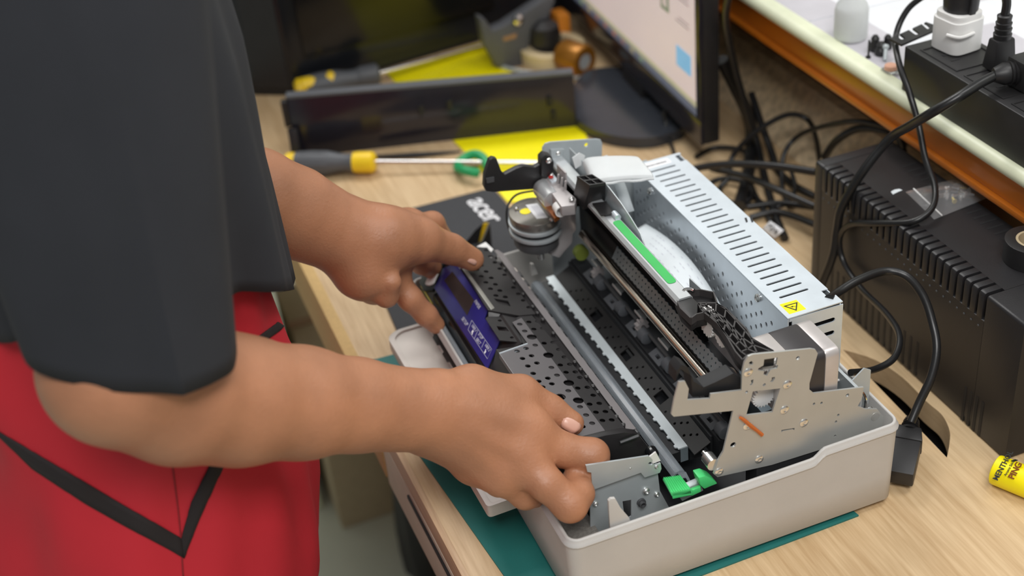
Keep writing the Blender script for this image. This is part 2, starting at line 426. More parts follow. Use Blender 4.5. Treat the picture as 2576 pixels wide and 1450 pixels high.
case = b.build('case', 'case_plastic', pr, ang=50)
for x in (.03, .245):
    for y in (.03, .355): MB().cyl((x, y, .0013), (x, y, .005), .008).build('rubber_foot', 'black_matte', case)
# --- paper table in front
zt = .050
tp = [U(*p, z=zt) for p in ((1226, 1277), (975, 850), (992, 832), (1060, 812))]
x_in = .003
loop = rounded([(tp[0][0], tp[0][1], zt), (tp[1][0], tp[1][1], zt), (tp[2][0] + .001, tp[2][1], zt), (x_in, tp[3][1], zt), (x_in, tp[0][1] + .001, zt)], [.004, .010, .006, .001, .001])
tray = MB().prism([(p[0], p[1], zt - .0115) for p in loop], (0, 0, .0095)).build('paper_table', 'tray_plastic', pr, bevel=.0008)
inner = [(p[0] * .88 + .0006, (p[1] - .21) * .975 + .21, p[2]) for p in loop]
MB().prism([(p[0], p[1], zt - .0022) for p in loop], (0, 0, .0022), [[(p[0], p[1], zt - .0022) for p in inner]]).build('table_rim', 'tray_plastic', tray, bevel=.0006)
# --- power supply box
PX0, PX1, PY0, PY1, PZ = .2205, .2683, .0742, .3525, .155
psu = thing('power_supply', '', '', ((PX0 + PX1) / 2, .21, .012)); del psu['label']; del psu['category']; psu.parent = pr; psu.location = WORLD[psu] - WORLD[pr]
def slot(c, u, v, L, h, n=5):      # stadium shaped loop
    c, u, v = np.array(c), np.array(u, float), np.array(v, float); P = []
    for s_, a0 in ((1, -90), (-1, 90)):
        for i in range(n + 1):
            a = math.radians(a0 + 180 * i / n); P.append(c + u * (s_ * (L / 2 - h)) + u * h * math.cos(a) + v * h * math.sin(a))
    return P
XA, YA, ZA = (1, 0, 0), (0, 1, 0), (0, 0, 1)
s0, s1 = U(1669, 427, z=PZ), U(2010, 752, z=PZ)     # slot row, first and last slot
ns = 24
hs = []
for i in range(ns):
    t = i / (ns - 1); cy = .3325 + (.1015 - .3325) * t
    hs.append(slot((.2420, cy, PZ), XA, YA, .0262, .00125))
top = [(PX0, PY0, PZ), (PX1 - .004, PY0, PZ), (PX1 + .001, PY0, PZ), (PX1 + .001, PY0 + .010, PZ), (PX1 - .006, PY0 + .011, PZ), (PX1 - .006, PY0 + .020, PZ), (PX1, PY0 + .020, PZ), (PX1, PY1 - .016, PZ), (PX1 - .006, PY1 - .016, PZ), (PX1 - .006, PY1 - .004, PZ), (PX1 + .001, PY1 - .003, PZ), (PX1 + .001, PY1, PZ), (PX0, PY1, PZ)]
MB().prism(top, (0, 0, -.0010), hs).build('lid', 'galvanised', psu, ang=30)
# perforated side facing the mechanism
side = [(PX0, PY0, .012), (PX0, PY1, .012), (PX0, PY1, PZ - .0014), (PX0, PY0, PZ - .0014)]
hs = []
for i in range(34):
    for j in range(9):
        y = PY0 + .008 + i * .008; z = PZ - .020 - j * .0125 - (i % 2) * .00625
        if PY0 + .004 < y < PY1 - .004 and z > .03: hs.append(circ((PX0, y, z), .0018, YA, ZA, 8, .0025))
MB().prism(side, (.0010, 0, 0), hs).build('side_plate', 'galvanised', psu, ang=30)
MB().box(PX1 - .001, PX1, PY0 + .001, PY1, .012, PZ - .001).build('side_plate', 'galvanised', psu)
MB().box(PX0 + .001, PX1 - .001, PY1 - .001, PY1, .012, PZ - .001).build('end_plate', 'galvanised', psu)
end = [(PX0 + .004, PY0, .012), (PX1 + .0015, PY0, .012), (PX1 + .0015, PY0, PZ - .003), (PX0 + .0015, PY0, PZ - .0015), (PX0 + .0015, PY0, PZ - .004), (PX0 + .004, PY0, PZ - .004)]
hs = [slot(((PX0 + PX1) / 2 + .005, PY0, PZ - .015 - .0125 * i), XA, ZA, .0275, .0021) for i in range(5)]
MB().prism(end, (0, .0010, 0), hs).build('end_plate', 'galvanised', psu, ang=30)
MB().box(PX0 + .003, PX1 - .003, PY0 + .004, PY1 - .004, .013, PZ - .012).build('dark_filler', 'black_matte', psu)  # black filler added so the interior behind the perforations looks dark
MB().box(PX0 + .001, PX1 - .001, PY0 + .001, PY1 - .001, .011, .0125).build('bottom_plate', 'galvanised', psu)
for p in ((1636, 482), (1907, 750)):
    q = U(*p, x=PX0 - .0005); pan_screw('screw', q, (-1, 0, .15), .0035, parent=psu)
MB().box(PX0 + .004, PX0 + .034, PY1 - .0135, PY1 - .004, PZ, PZ + .0002).build('barcode_label', 'white_print', psu)
bc = MB(); x = PX0 + .0065
random.seed(2)
while x < PX0 + .030:
    wdt = random.choice((.0003, .0005, .0008)); bc.box(x, x + wdt, PY1 - .0108, PY1 - .0083, PZ + .0002, PZ + .0003); x += wdt + random.choice((.0003, .0006))
bc.build('barcode', 'black_matte', psu)
wl = [U(*p, z=PZ) for p in ((1961, 767), (2003, 755), (2028, 778), (1986, 791))]
MB().prism([(p[0], p[1], PZ) for p in wl], (0, 0, .0002)).build('warning_label', 'yellow_label', psu)
cw = sum(wl) / 4
ex = (wl[1] - wl[0]); ex /= np.linalg.norm(ex); ey = np.cross((0, 0, 1), ex)
def wpt(a, b_): return cw + ex * a + ey * b_ + np.array([0, 0, .0003])
# triangle whose tip points down the picture; lightning bolt inside
tri = [wpt(-.0062, .0038), wpt(.0062, .0038), wpt(0, -.0062)]
tri2 = [wpt(-.0045, .0029), wpt(.0045, .0029), wpt(0, -.0043)]
MB().prism([tuple(p) for p in tri], (0, 0, .0001), [[tuple(p) for p in tri2]]).build('warning_triangle', 'black_matte', psu)
bolt = [(.0012, .0026), (-.0010, .0002), (.0002, .0002), (-.0010, -.0026), (.0014, .0006), (.0002, .0006)]
MB().prism([tuple(wpt(-b2, a2)) for a2, b2 in bolt], (0, 0, .0001)).build('bolt_mark', 'black_matte', psu)
# --- near side plate of the chassis
YP = .012; k_ = 2.636
def q3(x, y): return (1600 + x / k_, 700 + y / k_)
def onY(pts, y): return [tuple(U(*p, y=y)) for p in pts]
out = onY([q3(*p) for p in [(235, 905), (255, 800), (285, 690), (325, 685), (350, 735), (340, 810), (490, 800), (495, 770), (700, 745), (705, 620), (720, 560), (745, 520), (775, 508), (1160, 470), (1190, 475), (1205, 500), (1150, 700), (1150, 740), (1180, 765), (1510, 725), (1498, 800), (1470, 850), (1520, 870), (1600, 870), (1640, 920), (1640, 975), (1500, 1060), (1250, 1130), (900, 1240), (540, 1320), (515, 1300), (550, 1200), (580, 1150), (645, 880), (250, 920)]], YP)
ux, uz = np.array(XA), np.array(ZA)
def holeY(px, py, r): return [tuple(p) for p in circ(U(*q3(px, py), y=YP), r, ux, uz, 12)]
hl = [onY([q3(*p) for p in ((775, 752), (957, 732), (905, 890), (730, 912))], YP),
      onY([q3(*p) for p in ((850, 540), (940, 527), (930, 575), (943, 580), (935, 600), (905, 605), (890, 612), (868, 650), (845, 640), (850, 618), (808, 612), (812, 598), (845, 580))], YP),
      onY([q3(*p) for p in ((748, 562), (765, 550), (778, 562), (772, 580), (760, 572), (756, 582))], YP),
      onY([q3(*p) for p in ((762, 678), (780, 672), (775, 700), (765, 712), (752, 710), (765, 698))], YP),
      onY([q3(*p) for p in ((900, 660), (920, 655), (922, 668), (906, 690), (888, 688), (900, 675))], YP),
      onY([q3(*p) for p in ((965, 1008), (1052, 995), (1050, 1010), (1040, 1003), (975, 1015), (962, 1025))], YP),
      holeY(1073, 531, .0017), holeY(644, 1107, .0024), holeY(1402, 778, .0015), holeY(850, 708, .0013), holeY(733, 757, .0012), holeY(1180, 835, .0011), holeY(1230, 829, .0011), holeY(1341, 909, .0011), holeY(1326, 953, .0011), holeY(1320, 1048, .0011)]
ch = MB().prism(out, (0, .0016, 0), hl).build('side_frame', 'plate_steel', pr, ang=30)
for p in ((744, 625), (1003, 706), (984, 874), (1113, 960), (738, 980), (816, 1202), (550, 1285)):
    o = pan_screw('screw', U(*q3(*p), y=YP), (0, -1, 0), .0036, parent=ch, h=.0011)
mk = [U(*q3(*p), y=YP - .0011) for p in ((690, 925), (720, 945), (760, 980), (800, 1010), (835, 1040))]
MB().tube([tuple(p) for p in mk], [.0011, .0016, .0018, .0014, .0017], 6).build('ink_mark', mat('ink_orange', '#c2662a', .6), ch)
MB().cyl(tuple(U(*q3(515, 1240), y=.0136)), tuple(U(*q3(515, 1240), y=.0136) + np.array([0, .010, 0])), .0052).build('bushing', 'screw', ch)
MB().cyl(tuple(U(*q3(515, 1240), y=.0236)), tuple(U(*q3(515, 1240), y=.0236) + np.array([0, .016, 0])), .0020).build('pin', 'screw', ch)
# --- far side plate
YF = .362
out = onY([(1360, 520), (1365, 372), (1372, 362), (1385, 358), (1500, 350), (1511, 352), (1515, 360), (1510, 520)], YF)
fh = [[tuple(p) for p in circ(U(1475, 365, y=YF), .0020, ux, uz, 12)]]
fp = MB().prism(out, (0, .0016, 0), fh).build('side_frame', 'grey_steel', pr, ang=30)
MB().box(.137, .24, YF, YF + .0016, .03, .150).build('frame_lower', 'grey_steel', fp)
tb = onY([(1386, 378), (1420, 376), (1412, 400), (1400, 418), (1392, 404), (1386, 400)], YF - .003)
MB().prism(tb, (0, .003, 0)).build('tab', 'grey_steel', fp, bevel=.0004)
pan_screw('screw', U(1404, 386, y=YF - .003), (0, -1, 0), .0022, parent=fp)
# ------------------------------------------------------------------ printer mechanism (parts of the printer)
def part(name, kids=True):
    o = bpy.data.objects.new(name, None); COL.objects.link(o); o.empty_display_size = .01; place(o, (.14, .2, .02), pr); return o
mat('inner_black', '#232427', .5, var=.12, scale=60)
mat('inner_steel', '#8d9aa1', .4, .4, var=.08, scale=25)
mat('roller_rubber', '#5b5e63', .6, var=.06)
mat('foam', '#6b6762', .95, var=.2, scale=400, bump=.6, bscale=900)
mat('clear_bar', '#c9d1d8', .18, trans=.72, ior=1.3, var=.02)
MB().box(.030, .272, .008, .378, .0095, .020).build('dark_depth_box', 'inner_black', pr)  # near-black box added to paint deep shade inside the case
MB().box(.0045, .034, .0045, .060, .0095, .052).build('foam_pad', 'foam', pr)
MB().box(.205, .2195, .030, .355, .020, .060).build('inner_wall', 'inner_steel', pr)
# lower frame sheet at the near end
lf = part('lower_frame')
YL = .030
MB().prism(onY([(1484, 1190), (1650, 1150), (1660, 1235), (1690, 1290), (1640, 1330), (1486, 1390)], YL + .004), (0, .0012, 0), [onY([(1566, 1262), (1588, 1258), (1588, 1300), (1572, 1310)], YL + .004)]).build('frame_plate', 'grey_steel', lf, ang=30)
MB().prism(onY([(1474, 1172), (1632, 1148), (1642, 1158), (1640, 1165), (1648, 1172), (1662, 1166), (1664, 1180), (1660, 1190), (1622, 1202), (1612, 1190), (1490, 1234), (1488, 1190), (1478, 1188)], YL), (0, .0014, 0), [onY([tuple(p) for p in circ((1637, 1167), 6, (1, 0), (0, 1), 10, 4)], YL)]).build('hinge_bracket', 'grey_steel', lf, ang=30)
for p, r in (((1651, 1175), .0016), ((1586, 1179), .0008)):
    pan_screw('screw', U(*p, y=YL), (0, -1, 0), r, parent=lf)
for p, r in (((1624, 1234), .0030), ((1651, 1243), .0022), ((1497, 1267), .0022), ((1493, 1246), .0012)):
    pan_screw('screw', U(*p, y=YL + .004), (0, -1, 0), r, parent=lf, h=r)
MB().lathe(tuple(U(1612, 1263, y=YL + .004)), (0, -1, 0), [(0, .0035), (.002, .0035), (.002, .0026), (.0045, .0026), (.0045, .0018), (.001, .0016)], 16).build('bushing', 'dark_grey', lf)
MB().prism(onY([(1634, 1150), (1650, 1138), (1662, 1160), (1640, 1168)], YL + .002), (0, .0012, 0)).build('spring_clip', 'white_plastic', lf)
# white catch moulded on the near wall of the case
MB().prism(onY([(1531, 1262), (1537, 1256), (1548, 1255), (1562, 1280), (1584, 1305), (1590, 1330), (1536, 1345), (1533, 1300)], .0042), (0, .0025, 0)).build('catch', 'case_plastic', case, bevel=.0004)
MB().prism([(.0, 0, 0), (.007, 0, 0), (.004, 0, .012), (.001, 0, .013)], (0, .004, 0)).build('catch', 'case_plastic', case, bevel=.0004).location = U(1343, 690, y=.352) - WORLD[case]
# green release lever
gl = part('release_lever')
g0 = U(1700, 1240, y=.016)
gb = MB().hexa([tuple(U(*p, y=y)) for p, y in (((1690, 1250), .010), ((1742, 1243), .010), ((1712, 1200), .032), ((1666, 1208), .032))], [tuple(U(*p, y=y)) for p, y in (((1686, 1240), .010), ((1738, 1230), .010), ((1712, 1197), .032), ((1668, 1203), .032))])
gb.build('thumb_pad', 'green_plastic', gl, bevel=.0006)
ridge = MB()
for i in range(9):
    t = (i + .5) / 9
    a = U(1686 + 52 * t, 1239.5 - 9.5 * t, y=.010); b2 = U(1668 + 44 * t, 1202.5 - 6 * t, y=.032)
    ridge.tube([tuple(a), tuple(b2)], .0005, 6, smooth=False)
ridge.build('grip_ridges', 'green_plastic', gl)
MB().hexa([tuple(U(*p, y=y)) for p, y in (((1692, 1256), .010), ((1742, 1246), .010), ((1742, 1246), .014), ((1692, 1256), .014))], [tuple(U(*p, y=y)) for p, y in (((1690, 1241), .010), ((1742, 1232), .010), ((1742, 1232), .014), ((1690, 1241), .014))]).build('pad_skirt', 'green_plastic', gl, bevel=.0006)
MB().hexa([tuple(U(*p, y=.014)) for p in ((1738, 1250), (1764, 1238), (1762, 1226), (1738, 1236))], [tuple(U(*p, y=.018)) for p in ((1738, 1240), (1764, 1228), (1762, 1219), (1738, 1228))]).build('link_arm', 'green_plastic', gl, bevel=.0006)
lv = [U(*p, y=.014) for p in ((1757, 1203), (1775, 1198), (1792, 1205), (1806, 1218), (1790, 1224), (1772, 1232), (1762, 1222))]
MB().prism([tuple(p) for p in lv], (0, .010, 0)).build('cam', 'green_plastic', gl, bevel=.0012)
MB().prism(onY([(1712, 1236), (1760, 1215), (1770, 1235), (1716, 1262)], .020), (0, .006, 0)).build('lever_base', 'grey_steel', gl, bevel=.0006)
# --- lower paper path
Y0, Y1 = .044, .350
lp = part('paper_path')
MB().box(.1075, .1115, Y0 + .005, Y1 - .004, .040, .058).build('roller_support', 'inner_black', lp)
cb = MB()
prof = [(.1063, .0585), (.1085, .0632), (.1125, .0640), (.1165, .0618), (.1185, .0580), (.1160, .0590), (.1125, .0615), (.1090, .0608)]
cb.prism([(x, .048, z) for x, z in prof], (0, .298, 0)).build('clear_bar', 'clear_bar', lp, bevel=.0004)
MB().prism([(.118, .0485, .0600), (.1105, .0485, .0632), (.1105, .040, .0600), (.1125, .040, .0592), (.1125, .044, .0602), (.1155, .044, .0592), (.1155, .040, .058), (.118, .040, .0568)], (0, 0, -.0012)).build('bar_tongue', 'clear_bar', lp)
MB().prism([(.1095, .062, .0560), (.1120, .062, .0570), (.1160, .062, .0555), (.1160, .062, .0535), (.1095, .062, .0535)], (0, .275, 0)).build('paper_strip', mat('paper_brown', '#a9978c', .5, var=.2, scale=30), lp)
MB().prism([(.1185, Y0 + .03, .0575), (.1185, Y1, .0575), (.1262, Y1, .0575), (.1262, Y0 + .03, .0575)], (0, 0, -.010)).build('tooth_gap', 'inner_black', lp)
# toothed light bar
lb = []; y = .078
lb = [(.1330, .075, .0600), (.1330, .352, .0600)]
t_ = .352
while t_ > .082:
    lb += [(.1250, t_, .0600), (.1250, t_ - .0085, .0600), (.1232, t_ - .0095, .0600), (.1232, t_ - .0115, .0600), (.1250, t_ - .0125, .0600)]; t_ -= .0125
lb += [(.1250, .075, .0600)]
MB().prism(lb, (0, 0, -.0012)).build('toothed_bar', mat('pale_steel', '#e2ebef', .35, .15, var=.12, scale=20), lp, ang=30)
MB().box(.1268, .1335, .075, .352, .045, .0588).build('bar_support', 'inner_steel', lp)
# perforated deck behind it
dk = [(.1335, Y0 + .02, .0590), (.1335, Y1, .0590), (.1478, Y1, .0665), (.1478, Y0 + .02, .0665)]
e1 = np.array((0, 1, 0)); e2 = np.array((.0143, 0, .0075)); e2 /= np.linalg.norm(e2)
hh = []
for i in range(16):
    yb = .318 - i * .0165
    for j, (du, dv) in enumerate(((0, .003), (.004, .0075), (.008, .0115))):
        if i % 4 in (0, 1, 2) and yb - du > .078:
            hh.append([tuple(p) for p in circ((.1335 + e2[0] * dv, yb - du, .0590 + e2[2] * dv), .0013, e1, e2, 10)])
    if i % 4 == 3 and yb > .09:
        c_ = np.array((.1335, yb, .0590)) + e2 * .0078
        hh.append([tuple(c_ + e1 * a * .0065 + e2 * b3 * .0048) for a, b3 in ((-1, -1), (1, -1), (1, 1), (-1, 1))])
MB().prism(dk, (0, 0, -.0012), hh).build('deck', 'black_plastic', lp, ang=30)
MB().box(.1345, .147, Y0 + .03, Y1 - .01, .045, .052).build('deck_floor', 'inner_black', lp)
MB().box(.1478, .1500, Y0 + .02, Y1, .055, .0720).build('ridge_rail', 'inner_black', lp, bevel=.0006)
# roller bar with grey blocks, gears and pinch rollers
rb = part('pinch_roller_bar')
MB().box(.1500, .1640, Y0 + .01, Y1 - .002, .055, .0745).build('bar', 'inner_black', rb)
blk = MB().prism([(.1502, .300, .0748), (.1502, .320, .0748), (.1590, .320, .0790), (.1590, .300, .0790)], (0, 0, -.004), [[(.1530, .307, .0762), (.1530, .313, .0762), (.1560, .313, .0775), (.1560, .307, .0775)]]).build('mount_block', 'roller_rubber', rb, bevel=.0003)
rol = MB().lathe((.1560, .2860, .0800), YA, [(0, .0052), (.0005, .0060), (.0095, .0060), (.010, .0052)], 20).build('pinch_roller', 'roller_rubber', rb)
gear = MB().prism([(.1580 + (.0062 if (i // 2) % 2 else .0046) * math.cos(2 * math.pi * i / 32), .299, .0840 + (.0062 if (i // 2) % 2 else .0046) * math.sin(2 * math.pi * i / 32)) for i in range(32)], (0, .0055, 0)).build('gear', mat('gear_grey', '#a8a3a3', .5), rb)
tab = MB().prism([(.1605, .3030, .0875), (.1605, .3190, .0875), (.1672, .3170, .0900), (.1672, .3045, .0900)], (0, 0, -.0009)).build('paper_guide', mat('guide_grey', '#8f9698', .25, .3), rb, bevel=.0003)
edge = MB().box(.1597, .1607, .3020, .3200, .0862, .0884).build('guide_edge', 'white_plastic', rb, bevel=.0003)
for i in range(1, 6):
    dy = -.0465 * i
    for s_ in (blk, rol, tab, edge): copy_tree(s_, (0, dy, 0), rb)
    if i % 2 == 0: copy_tree(gear, (0, dy, 0), rb)
MB().cyl((.158, .298, .084), (.158, .060, .084), .0018, n=10).build('shaft', 'dark_grey', rb)
MB().lathe((.1545, .328, .0905), YA, [(0, .0068), (.008, .0068)], 20).build('knob', mat('olive', '#7d8a3a', .5), rb)
# chrome carriage rod and companions
MB().lathe((.1550, .072, .1150), YA, [(0, .0046), (.252, .0046)], 28).build('carriage_rod', 'rod_steel', pr)
MB().cyl((.1655, .075, .1050), (.1655, .310, .1050), .0013, n=12).build('thin_rod', 'rod_steel', pr)
MB().prism([(.1630, .050, .1290), (.1630, .050, .1000), (.1660, .050, .0900), (.1700, .050, .0900), (.1700, .050, .131), (.1640, .050, .131)], (0, .300, 0)).build('carriage_back', 'inner_black', pr)
# toothed steel strip with two rows of holes
st = []; n_t = 62
P0, P1 = np.array((.1580, .0665, .1210)), np.array((.1632, .0665, .1310)); dv = (P1 - P0)
for i in range(n_t):
    y_ = .0665 + (.2660 - .0665) * i / (n_t - 1)
    st.append(tuple(P0 + np.array((0, y_ - .0665, 0)) - dv * (.06 if i % 2 else -.02)))
for i in range(n_t - 1, -1, -1):
    y_ = .0665 + (.2660 - .0665) * i / (n_t - 1)
    st.append(tuple(P1 + np.array((0, y_ - .0665, 0)) + dv * (.06 if i % 2 else -.02)))
dn = dv / np.linalg.norm(dv); hh = []
for i in range(31):
    for j in range(2):
        y_ = .0720 + i * .0062 + j * .0031
        if y_ < .262: hh.append([tuple(p) for p in circ(P0 + np.array((0, y_ - .0665, 0)) + dv * (.28 + .44 * j), .00095, e1, dn, 8)])
MB().prism(st, (.0007, 0, -.0004), hh).build('toothed_strip', mat('strip_steel', '#9aa8ad', .3, .6, var=.1, scale=40), pr, ang=30)
# beam with green label
bm_ = MB().prism([(.1415, .105, .1745), (.1415, .105, .1775), (.1440, .105, .1800), (.1535, .105, .1800), (.1552, .105, .1780), (.1552, .105, .160), (.1535, .105, .160), (.1535, .105, .1745)], (0, .256, 0)).build('beam', mat('beam_steel', '#cfd3d6', .3, .55, var=.03), pr, ang=25)
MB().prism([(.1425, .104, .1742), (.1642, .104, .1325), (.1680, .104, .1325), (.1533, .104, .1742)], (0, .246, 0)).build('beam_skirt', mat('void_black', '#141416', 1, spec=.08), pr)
gp = [(.1455, .1265, .1802), (.1530, .1265, .1802), (.1530, .232, .1802), (.1455, .232, .1802)]
MB().prism(rounded(gp, .0035), (0, 0, .0002)).build('green_label', 'green_label', bm_)
# steel gusset and ribbon cable between beam and power supply
gs = onY([(1540, 545), (1480, 420), (1530, 460), (1605, 550), (1625, 600), (1615, 660)], .2)
MB().prism([(.1575, y, z) for y, z in ((.350, .192), (.2886, .194), (.2636, .1945), (.240, .1915), (.221, .187), (.2024, .181), (.196, .174), (.195, .168), (.350, .168))], (.0010, 0, 0)).build('gusset', 'grey_steel', pr, bevel=.0003)
MB().prism([(.170, .140, .170), (.170, .118, .172), (.170, .060, .160), (.170, .060, .10), (.170, .140, .10)], (.0010, 0, 0)).build('gusset', 'grey_steel', pr, bevel=.0003)
MB().cyl((.152, .2420, .1815), (.152, .2335, .1815), .0028, n=14).build('spring_post', 'galvanised', pr)
rbn = []
cl = [((.170, .212), .300, .112), ((.172, .213), .270, .118), ((.172, .213), .240, .122), ((.172, .213), .210, .122), ((.172, .213), .180, .116), ((.172, .213), .150, .104), ((.172, .213), .125, .085)]
A_, _ = catmull([Vector((c[0][0], c[1], c[2])) for c in cl], [0] * 7, 5); B_, _ = catmull([Vector((c[0][1], c[1] + .010, c[2] + .004)) for c in cl], [0] * 7, 5)
rows_ = [[tuple(a.lerp(b4, t / 6)) for t in range(7)] for a, b4 in zip(A_, B_)]
rc = MB().grid(rows_).build('ribbon_cable', 'white_cable', pr, solid=.0005, ang=60)
# small printed marks on the ribbon cable
pm = MB(); random.seed(8)
for i in range(5, 22):
    for t in (.15, .3, .45, .6, .75, .88):
        if random.random() < .62:
            a = Vector(rows_[i][0]).lerp(Vector(rows_[i][6]), t); c2 = Vector(rows_[i + 1][0]).lerp(Vector(rows_[i + 1][6]), t)
            a2 = a.lerp(c2, .6); w3 = (Vector(rows_[i][6]) - Vector(rows_[i][0])).normalized() * .0004; nu = w3.cross(c2 - a).normalized() * .0005
            if nu.z < 0: nu = -nu
            pm.add([a + nu, a2 + nu, a2 + w3 + nu, a + w3 + nu], [(0, 1, 2, 3)])
pm.build('printed_marks', 'grey_print', rc)
tail = []
for c in ((.176, .330, .186), (.178, .310, .182), (.178, .296, .170), (.180, .285, .150)): tail.append([(c[0], c[1], c[2]), (c[0] + .010, c[1], c[2])])
MB().grid(tail).build('ribbon_tail', 'white_cable', pr, solid=.0005, ang=60)
# frosted film cover curling over the far end
fl_ = []
FA, FBp, FC, FD = (np.array(U(*p, z=.200)) for p in ((1462, 390), (1602, 386), (1645, 438), (1486, 452)))
for t, dx, dz in ((0, .004, -.017), (0, .001, -.010), (.02, 0, -.003), (.07, 0, 0), (.3, 0, .0006), (.6, 0, .0008), (.9, 0, 0), (1.0, 0, -.001)):
    row = []
    for s2, d2 in ((0, -.004), (.05, -.001), (.2, 0), (.5, .0004), (.85, 0), (.97, -.0006), (1.0, -.004)):
        p = (FA * (1 - t) + FBp * t) * (1 - s2) + (FD * (1 - t) + FC * t) * s2
        row.append((p[0] + dx, p[1], p[2] + dz + d2))
    fl_.append(row)
ff = MB().grid(fl_).build('film_cover', 'frosted_film', pr, solid=.0008, sub=1, ang=60)
MB().prism(onY([(1440, 398), (1458, 385), (1472, 392), (1468, 412), (1448, 425)], .322), (0, .0010, 0)).build('film_tab', 'frosted_film', ff)
fe = [FD + (FC - FD) * (k / 9) + np.array((0, -.0012 if (k // 2) % 2 else .0004, -.0045)) for k in range(10)]
MB().tube([tuple(p) for p in fe], .0013, 6, smooth=False).build('film_edge', 'frosted_film', ff)
# black connector block on the beam
cbk = part('connector_block')
zc = .2035
ct = [U(*p, z=zc) for p in ((1451, 447), (1490, 442), (1524, 464), (1483, 470))]
cx0, cx1 = .1385, .1590; cy0, cy1 = .2780, .3010
MB().hexa([(cx0, cy0, .170), (cx1, cy0, .170), (cx1, cy1, .170), (cx0, cy1, .170)], [(p[0], p[1], zc - .001) for p in (ct[3], ct[2], ct[1], ct[0])]).build('block', 'black_plastic', cbk, bevel=.0005)
loop = [(p[0], p[1], zc - .001) for p in (ct[3], ct[2], ct[1], ct[0])]
def bil(u, v): 
    a = np.array(loop); return tuple((a[0] * (1 - u) + a[1] * u) * (1 - v) + (a[3] * (1 - u) + a[2] * u) * v)
hh = [[bil(u0, v0), bil(u1, v0), bil(u1, v1), bil(u0, v1)] for u0, u1 in ((.08, .46), (.54, .92)) for v0, v1 in ((.08, .44), (.54, .92))]
MB().prism(loop, (0, 0, .0025), hh).build('socket_grid', 'black_plastic', cbk)
MB().prism([tuple(U(*p, z=.1815)) for p in ((1490, 515), (1526, 510), (1545, 540), (1512, 545))], (0, 0, .0015)).build('base_tab', 'black_plastic', cbk, bevel=.0004)
# --- far end: die-cast bracket, flat motor, cap, black arm
db = part('motor_bracket')
YB = .322
MB().prism(onY([(1398, 470), (1448, 515), (1450, 578), (1441, 590), (1440, 612), (1418, 636), (1408, 650), (1380, 640), (1396, 625), (1408, 590), (1404, 545), (1396, 500)], YB), (0, .020, 0)).build('casting', 'die_cast', db, bevel=.0012)
top_ = [U(*p, z=.176) for p in ((1360, 447), (1385, 441), (1450, 500), (1446, 516), (1412, 520))]
MB().prism([tuple(p) for p in top_], (0, 0, -.010)).build('casting_top', 'die_cast', db, bevel=.0012)
for i, dx in enumerate((0, 9, 18)):
    MB().prism([tuple(U(*p, z=z)) for p, z in (((1398 + dx, 466 + dx * .9), .176), ((1406 + dx, 462 + dx * .9), .176), ((1406 + dx, 440 + dx * .9), .186), ((1402 + dx, 440 + dx * .9), .186))], (.001, .001, 0)).build('rib', 'die_cast', db)
rp_ = [U(*p, z=.1765) for p in ((1402, 440), (1424, 462))]
MB().hexa([tuple(rp_[0]), tuple(rp_[0] + np.array((.0015, 0, 0))), tuple(rp_[1] + np.array((.0015, 0, 0))), tuple(rp_[1])], [tuple(p + np.array((dx, 0, .011))) for p, dx in ((rp_[0], 0), (rp_[0], .0015), (rp_[1], .0015), (rp_[1], 0))]).build('rib_wall', 'die_cast', db, bevel=.0004)
for p in ((1385, 441), (1438, 502)): pan_screw('screw', U(*p, z=.1775), (0, 0, 1), .0026, parent=db)
MB().box(*[float(v) for v in (U(1387, 446, z=.1768)[0] - .0035, U(1387, 446, z=.1768)[0] + .0035, U(1387, 452, z=.1768)[1] - .005, U(1387, 446, z=.1768)[1] + .003, .1758, .1772)]).build('washer_plate', 'galvanised', db, bevel=.0006)
MB().lathe(tuple(U(1361, 470, z=.168)), tuple(U(1405, 520, z=.168) - U(1361, 470, z=.168)), [(0, .004), (.0008, .0078), (.003, .0090), (.0285, .0090), (.0287, .0080)], 24).build('capacitor', mat('silver_can', '#d8dadc', .28, .6), db)
a_, b6 = U(1405, 520, z=.168), U(1412, 535, z=.168)
MB().lathe(tuple(a_), tuple(b6 - a_), [(0, .0058), (.010, .0052), (.010, .0042), (.0, .0045)], 18, close=False).build('white_collar', 'white_plastic', db)
MB().prism([tuple(U(*p, z=.160)) for p in ((1350, 500), (1362, 496), (1408, 552), (1396, 560))], (0, 0, .004)).build('copper_band', 'copper_label', db)
fm = part('flat_motor')
mc = (U(1283, 560, z=.136) + U(1405, 545, z=.136)) / 2; mc = np.array((.1135, .336, .128)); rm = .0225
def mdisc(z0, z1, r, name, m, dent=False):
    P = []
    for i in range(36):
        a = 2 * math.pi * i / 36; x, y = mc[0] + r * math.cos(a), mc[1] + r * 1.15 * math.sin(a)
        x = min(x, mc[0] + .85 * r); P.append((x, y, z0))
    return MB().prism(P, (0, 0, z1 - z0)).build(name, m, fm, bevel=.0008, ang=40)
mdisc(.1375, .1455, rm, 'upper_can', mat('brown_steel', '#8b8782', .3, .7, var=.06))
mdisc(.1335, .1370, rm * 1.07, 'flange', 'dark_grey').data.materials[0] = MATS['grey_steel']
mdisc(.1290, .1335, rm * .96, 'waist', 'inner_black')
mdisc(.1255, .1290, rm * 1.07, 'flange', 'grey_steel')
mdisc(.1130, .1255, rm * .92, 'lower_can', 'dark_grey')
MB().lathe(tuple(U(1322, 532, z=.1456)), ZA, [(0, .0052), (.0002, .0052)], 20).build('yellow_sticker', 'yellow_label', fm)
lab = [U(*p, z=.1457) for p in ((1322, 516), (1352, 512), (1378, 548), (1350, 551))]
MB().prism([tuple(p) for p in lab], (0, 0, .0002)).build('white_label', 'white_print', fm)
lt = MB()
